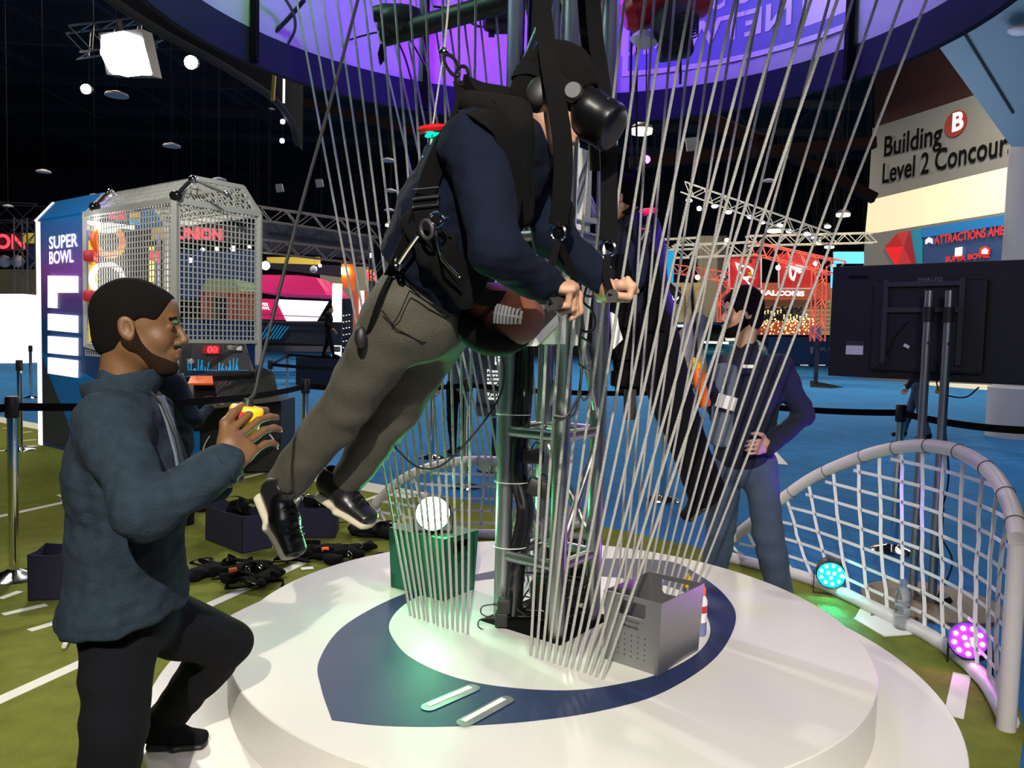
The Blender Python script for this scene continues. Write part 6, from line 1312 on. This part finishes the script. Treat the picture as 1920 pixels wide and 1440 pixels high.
wpoly([(1658, 464), (1682, 437), (1694, 462)], mm('gem_a', (.45, .0, .005), .6, emit=.05), 'gem_facet', .1); wpoly([(1682, 437), (1706, 432), (1694, 462)], mm('gem_b', (.55, .02, .03), .6), 'gem_facet', .1); wpoly([(1706, 432), (1722, 520), (1694, 462)], mm('gem_c', (.35, .0, .01), .6), 'gem_facet', .1); wpoly([(1658, 464), (1694, 462), (1680, 500)], mm('gem_d', (.85, .0, .01), .6, emit=.15), 'gem_facet', .1); wpoly([(1694, 462), (1722, 520), (1680, 500)], 'gem_b', 'gem_facet', .1)
wpoly([(1735, 450), (1741, 445), (1747, 448), (1747, 457), (1741, 453), (1735, 458)], 'glow_white', 'up_arrow', .14)
A, B = wq(1752, 458, .16), wq(1905, 436, .16); t = MB().text('ATTRACTIONS AHEAD', (0, 0, 0), (1, 0, 0), (0, 0, 1), 1, 0, .03); wd = max(v.x for v in t.v)
MB().text('ATTRACTIONS AHEAD', A, B-A, (0, 0, 1), .50, 0, .03, (B-A).length/(wd*.50)).build('lettering', 'banner_red', ap)
wpoly([(1791, 465), (1803, 463), (1802, 480), (1790, 481)], 'glow_white', 'icon', .14); wpoly([(1837, 478), (1836, 466), (1846, 461), (1856, 466), (1855, 478), (1846, 484)], 'banner_red', 'icon', .14); wpoly([(1840, 476), (1841, 469), (1847, 465), (1852, 469), (1851, 476)], 'glow_white', 'icon', .16)
MB().text('SUPER BOWL', wq(1772, 491, .14), wu, (0, 0, 1), .30, 0, .05, 1.2).build('lettering', 'banner_red', ap)
tag(MB().poly([wq(1750, 717, .6), wq(1862, 722, .6), wq(1862, 738, .6), wq(1750, 732, .6)], wn*.3).build('yellow_counter', 'sign_cream'), 'low cream lit counter under the television at right', 'counter')
# column and its slanting capital
YC = 13.6; cc_ = P(1925, 700, YC+.6)
cl = MB(); cl.lathe((cc_.x, cc_.y, 0), [(.60, 0), (.60, .9), (.5, .95), (.50, 5.9)], 40); struct(cl.build('trim_1', mm('column_paint', (.50, .47, .52), .45), smooth=True))
cp = MB(); q = [P(1896, 275, YC-.3), P(1743, 64, YC-1), P(1850, 2, YC-1.5), P(1990, -60, YC-1.5), P(1990, 275, YC-.3)]
cp.poly(q, (0, .5, 1.2)); struct(cp.build('trim_2', mm('capital_blue', (.30, .42, .52), .6))); gl = MB()
for a, b in (((1808, 62), (1925, 5)), ((1808, 62), (1900, 212))): A_, B_ = P(*a, YC-1.1), P(*b, YC-.6); gl.beam(A_, B_, .03)
struct(gl.build('trim_3', 'steel_dark'))
tag(MB().ell(P(1910, 57, YC-1.3), (.18, .1, .08), None, 14, 8).build('smoke_detector', 'print_white', smooth=True), 'small round detector on the slanting blue soffit at top right', 'detector')
lamp('column_lamp', 'POINT', (7.6, 10.5, 3.2), 60, (.75, .8, 1), None, .4); lamp('soffit_fill', 'POINT', P(1850, 300, 11), 90, (.7, .85, 1), None, .5)  # the soffit light is added to lighten the slanting capital
# ------------------------------------------------------------------ overhead left: floodlight, lamps, dark round beam, hoists
fl_ = thing('floodlight', P(232, 100, 8.4), 'glaring square floodlight under a short truss, top left', 'floodlight')
MB().poly([P(190, 66, 8.4), P(232, 58, 8.4), P(262, 68, 8.4), P(272, 100, 8.4), P(281, 136, 8.4), P(235, 141, 8.4), P(205, 134, 8.4), P(188, 100, 8.4)], (0, .05, 0)).build('lit_face', 'lamp_hot', fl_)
MB().poly([P(184, 62, 8.46), P(265, 54, 8.46), P(284, 142, 8.46), P(200, 140, 8.46)], (0, .25, .05)).build('housing', 'black', fl_); MB().beam(P(228, 62, 8.6), P(222, 40, 8.7), .05).build('yoke', 'steel_dark', fl_)
truss('lighting_truss', P(136, 80, 8.9), P(292, 58, 9.4), .28, 'alu', 'short bright truss holding the floodlight', 7, None, .012)
spot_thing(358, 117, 11, 24, 'lamp_hot', 'bright lamp right of the floodlight'); spot_thing(161, 167, 12, 18, 'lamp_hot', 'smaller bright lamp below left of the floodlight')
ov = thing('round_overhead_beam', P(330, 90, 6.5), 'dark curved beam hanging overhead at top left', 'beam')
cpts = smooth_pts([P(120, -80, 4.6), P(187, -10, 5.0), P(300, 65, 5.6), P(420, 130, 6.2), P(510, 188, 6.8), P(545, 232, 7.2), P(560, 276, 7.5)], 6)
V = []; 
for p in cpts: V += [p, p+Vector((0, 0, 1.3)), p+Vector((.0, .14, 1.3)), p+Vector((0, .14, 0))]
k = len(cpts); MB().add(V, [(i*4+j, i*4+(j+1) % 4, i*4+4+(j+1) % 4, i*4+4+j) for i in range(k-1) for j in range(4)]+[(0, 1, 2, 3), (k*4-1, k*4-2, k*4-3, k*4-4)]).build('curved_fascia', mm('fascia_dark', (.014, .014, .02), .9, spec=.1), ov, smooth=True)
MB().tube([p+Vector((0, -.03, .02)) for p in cpts], .03, 8).build('lower_tube', 'beam_dark', ov, smooth=True)
for px, py, m, lb in ((530, 228, 'lamp_cool', 'violet-white lamp at the end of the dark curved beam, upper one'), (529, 264, 'lamp_cool', 'violet-white lamp at the end of the dark curved beam, lower one')): spot_thing(px, py, 7.1, 9, m, lb)
tag(MB().beam(P(516, 120, 5.5), P(511, 188, 5.5), .022).build('brass_rod', 'gold'), 'short brass-coloured rod hanging below the canopy at left', 'rod'); tag(MB().beam(P(533, 110, 6), P(532, 193, 6), .014).build('light_tube', 'glow_white'), 'thin white upright tube hanging below the canopy at left', 'tube')
tag(MB().beam(P(484, 89, 5.0), P(511, 91, 5.0), .03).build('pale_bracket', 'print_white'), 'small pale bracket under the canopy band at left', 'bracket')
tag(MB().tube(smooth_pts([P(570, 0, 4.2), P(545, 30, 4.3), P(508, 68, 4.3)], 4)+[P(508, 68, 4.3)], .012, 6).build('cable', 'black', smooth=True), 'black cable slanting across the canopy at top left', 'cable')
tag(MB().tube(smooth_pts([P(530, -10, 4.2), P(550, 25, 4.2), P(553, 55, 4.2), P(540, 82, 4.2)], 5), .008, 6).build('cable', 'black', smooth=True), 'thin black cable curling before the canopy at top left', 'cable')
tag(MB().tube(smooth_pts([P(595, 97, 4.8), P(640, 80, 4.7), P(700, 62, 4.6), P(760, 55, 4.5)], 5), .006, 6).build('cable', 'black', smooth=True), 'thin black cable running to the dark arm under the canopy', 'cable')
la = thing('stage_light_boom', P(840, 40, 4.0), 'dark arm with black stage lamps crossing the purple canopy', 'light arm')
MB().cyl(P(722, 68, 4.1), P(985, -8, 3.7), .05, n=14).build('arm', 'black', la, smooth=True)
for px, py, s in ((735, 32, 1), (930, 35, .9), (722, 22, .7)):
    MB().lathe(P(px-22, py+4, 4.0), [(.05*s, 0), (.07*s, .05), (.07*s, .15), (.05*s, .20)], 18, (1, .2, .1)).build('lamp_body', 'black', la, smooth=True); MB().box(P(px-8, py+14, 4.0), (.03, .03, .1)).build('lamp_bracket', 'black', la)
MB().poly([P(713, 82, 4.05), P(722, 82, 4.05), P(720, 106, 4.05), P(711, 118, 4.05), P(708, 100, 4.05)], (0, .04, 0)).build('black_flap', 'black_matte', la)
for pts in ([(742, 70), (760, 110), (780, 180)], [(765, 68), (790, 110), (800, 130)], [(810, 12), (840, 14), (880, 8)], [(875, 38), (900, 50), (935, 45)]): MB().tube(smooth_pts([P(x, y, 4.1) for x, y in pts], 4), .006, 5).build('loose_wire', 'black', la, smooth=True)
hm = thing('chain_hoist', P(1255, 60, 3.9), 'red chain hoist motor with black hook block under the canopy', 'hoist')
MB().lathe(P(1225, 10, 4.0), [(.06, -.16), (.10, -.12), (.10, .10), (.06, .12)], 24, (.9, 0, .35)).build('motor_body', 'red_gloss', hm, smooth=True)
MB().box(P(1285, 8, 4.0), (.22, .16, .14), Matrix.Rotation(-.35, 3, 'Y'), .015).build('gear_case', 'red', hm, smooth=True)
MB().lathe(P(1262, 45, 3.95), [(.05, -.06), (.10, -.05), (.11, 0), (.10, .05), (.05, .06)], 24, (.4, -.9, -.2)).build('pulley', 'steel_dark', hm, smooth=True)
for k in range(7): MB().torus(P(1288, 48, 3.9)+Vector((0, 0, .04-k*.014)), .055, .004, (0, 0, 1), 20, 5).build('cooling_fin', 'black', hm, smooth=True)
MB().box(P(1266, 92, 3.95), (.17, .1, .09), Matrix.Rotation(-.2, 3, 'Y'), .02).build('hook_block', 'black', hm, smooth=True)
MB().tube([P(1275, 100, 3.95), P(1276, 140, 3.97), P(1275, 158, 3.98)], .007, 6).build('hook_line', 'black', hm); MB().lathe(P(1210, 62, 3.95), [(.04, 0), (.07, -.04), (.03, -.07)], 20, (.2, 0, 1)).build('clear_guide', 'print_white', hm, smooth=True)
for i, px in enumerate((1186, 1197)): tag(MB().tube([P(px, -40, 4.3), P(px-4, 170, 4.6), P(px-3, 310, 4.7)], .008, 6).build('black_line', 'black', smooth=True), ('left' if not i else 'right')+' of the two black lines left of the red hoist', 'line')
tb4 = thing('swivel_clip', P(1210, 303, 4.3), 'violet lit swivel and clip above the far flyer', 'clip'); MB().ell(P(1212, 299, 4.3), .022, None, 12, 8).build('swivel', 'glow_purple', tb4, smooth=True); MB().tube([P(1209, 304, 4.3), P(1196, 320, 4.3), P(1184, 332, 4.3)], .012, 8).build('clip', 'steel_dark', tb4, smooth=True); MB().tube([P(1212, -20, 4.3), P(1212, 298, 4.3)], .004, 5).build('cord', 'black', tb4)
h2 = thing('harness', P(1180, 560, 4.2), 'black harness of the far flyer with broad hanging straps', 'harness')
MB().ribbon(smooth_pts([P(1196, 320, 4.25), P(1182, 360, 4.2), P(1170, 400, 4.2)], 5), .07, (1, 0, 0), .01).build('strap', 'webbing', h2); MB().ribbon(smooth_pts([P(1150, 480, 4.0), P(1165, 560, 3.95), P(1172, 640, 3.95), P(1180, 735, 3.95)], 5), .14, (1, 0, 0), .03).build('strap', 'webbing', h2); MB().ribbon([P(1181, 730, 3.94), P(1181, 787, 3.94)], .062, (1, 0, 0), .02).build('strap_end', 'black', h2)
MB().ribbon(smooth_pts([P(1186, 420, 4.1), P(1214, 480, 4.08), P(1226, 560, 4.08), P(1230, 620, 4.05)], 5), .09, (1, 0, 0), .02).build('strap', 'webbing', h2)
for y in (600, 660, 710): MB().box(P(1168+(y-600)*.08, y, 3.92), (.17, .05, .08), None, .01).build('pouch', 'black_matte', h2)
# ------------------------------------------------------------------ standing sign and people walking by
ss = thing('standing_sign', P(930, 850, 9.2), 'grey standing sign with small white text behind the ropes left of the tower', 'sign')
MB().box(P(927, 712, 9.2), (.42, .03, .88)).build('sign_board', mm('sign_slate', (.05, .06, .09), .6), ss); MB().box(P(936, 676, 9.17), (.10, .01, .10)).build('logo_plate', 'glow_white', ss); MB().torus(P(936, 676, 9.15), .028, .006, (0, 1, 0), 20, 6, 1.3).build('eye_mark', 'black', ss)
for k, s in enumerate(('Please be', 'aware if y', 'u remain', 'either in', 'out of the', '', 'If you hav', 'please go')):
    if s: MB().text(s, P(913, 698+k*7.3, 9.17), (1, 0, 0), (0, 0, 1), .052, 0, .02).build('lettering', 'glow_white', ss)
MB().cyl(P(927, 783, 9.2), Vector((P(927, 783, 9.2).x, 9.2, .0)), .025, n=12).build('sign_pole', 'black', ss); q = P(927, 783, 9.2); MB().lathe((q.x, 9.2, 0), [(.2, 0), (.2, .02), (.03, .04)], 24).build('sign_foot', 'black', ss, smooth=True)
def walker(px, Y, fy, label, top, leg, z0=0.0, hgt=1.75, step=.18, hair='hair_black', scale=1, armf=0):
    b = P(px, 700, Y); b.z = z0; k = hgt/1.75; f = Vector((math.cos(fy), math.sin(fy), 0)); s = Vector((-f.y, f.x, 0)); U_ = Vector((0, 0, 1))
    def Q(a, c, z): return b+f*a*k+s*c*k+U_*z*k
    J = dict(head=(Q(.03, 0, 1.62), f, (0, 0, 1)), neck=Q(0, 0, 1.48), shR=Q(0, -.18, 1.42), shL=Q(0, .18, 1.42), elR=Q(-.05, -.24, 1.13), elL=Q(.05, .24, 1.13), wrR=Q(.12+armf, -.22, .98+armf), wrL=Q(.16, .24, .90), hipR=Q(0, -.09, .92), hipL=Q(0, .09, .92), knR=Q(step*.6, -.1, .5), knL=Q(-step*.3, .1, .5), anR=Q(step, -.1, .09), anL=Q(-step, .1, .10))
    J['handR'] = (Q(.18+armf, -.22, .93+armf), -s, f, [(30, 40, 25)]*4, .02, 1.0); J['handL'] = (Q(.19, .24, .82), s, f, [(25, 35, 20)]*4, .02, 1.0)
    r_, xf_, _ = person('person', (b.x, b.y, z0), label, J, 'skin_light', top, leg, h=.026, hh=.014, wr=.002, tw=(.18, .12), hw=(.16, .12))
    hair_short(r_, xf_, hair, .012, h=.014)
    for sd_, st_ in ((-.1, step), (.1, -step)): shoe(r_, frame(Q(st_-.06, sd_, .003), f, U_), 'black_matte', 'black', laces=False)
    return J
J = walker(862, 10.4, 1.9, 'person in light blue top carrying a white cup behind the ropes', 'shirt_grey', 'trouser_black', step=.12)
cu = thing('paper_cup', P(906, 690, 9.9), 'white paper cup held by the person behind the ropes', 'cup'); MB().lathe(P(906, 692, 9.9), [(.032, 0), (.042, .12)], 20).build('cup', 'glow_white', cu, smooth=True); MB().lathe(P(906, 692, 9.9)+Vector((0, 0, .12)), [(.045, 0), (.045, .015), (.03, .02)], 20).build('lid', 'paper', cu, smooth=True)
q = P(615, 700, 24); tag(MB().box((q.x, 24, .42), (1.6, 1.4, .84)).build('stage_riser', 'banner_navy'), 'dark riser under the person in black by the white pillar', 'riser')
walker(1724, 13.6, 2.6, 'person in dark clothes walking behind the television stand', 'jacket_navy', 'jeans_blue', step=.2)
walker(615, 24, .1, 'person in black standing by the white pillar near the red stage', 'black_matte', 'trouser_black', z0=.84, hgt=1.6)
#walker(1552, 20, 3.0, 'small far person in black and blue left of the television', 'black_matte', 'jeans_blue', hgt=1.8)
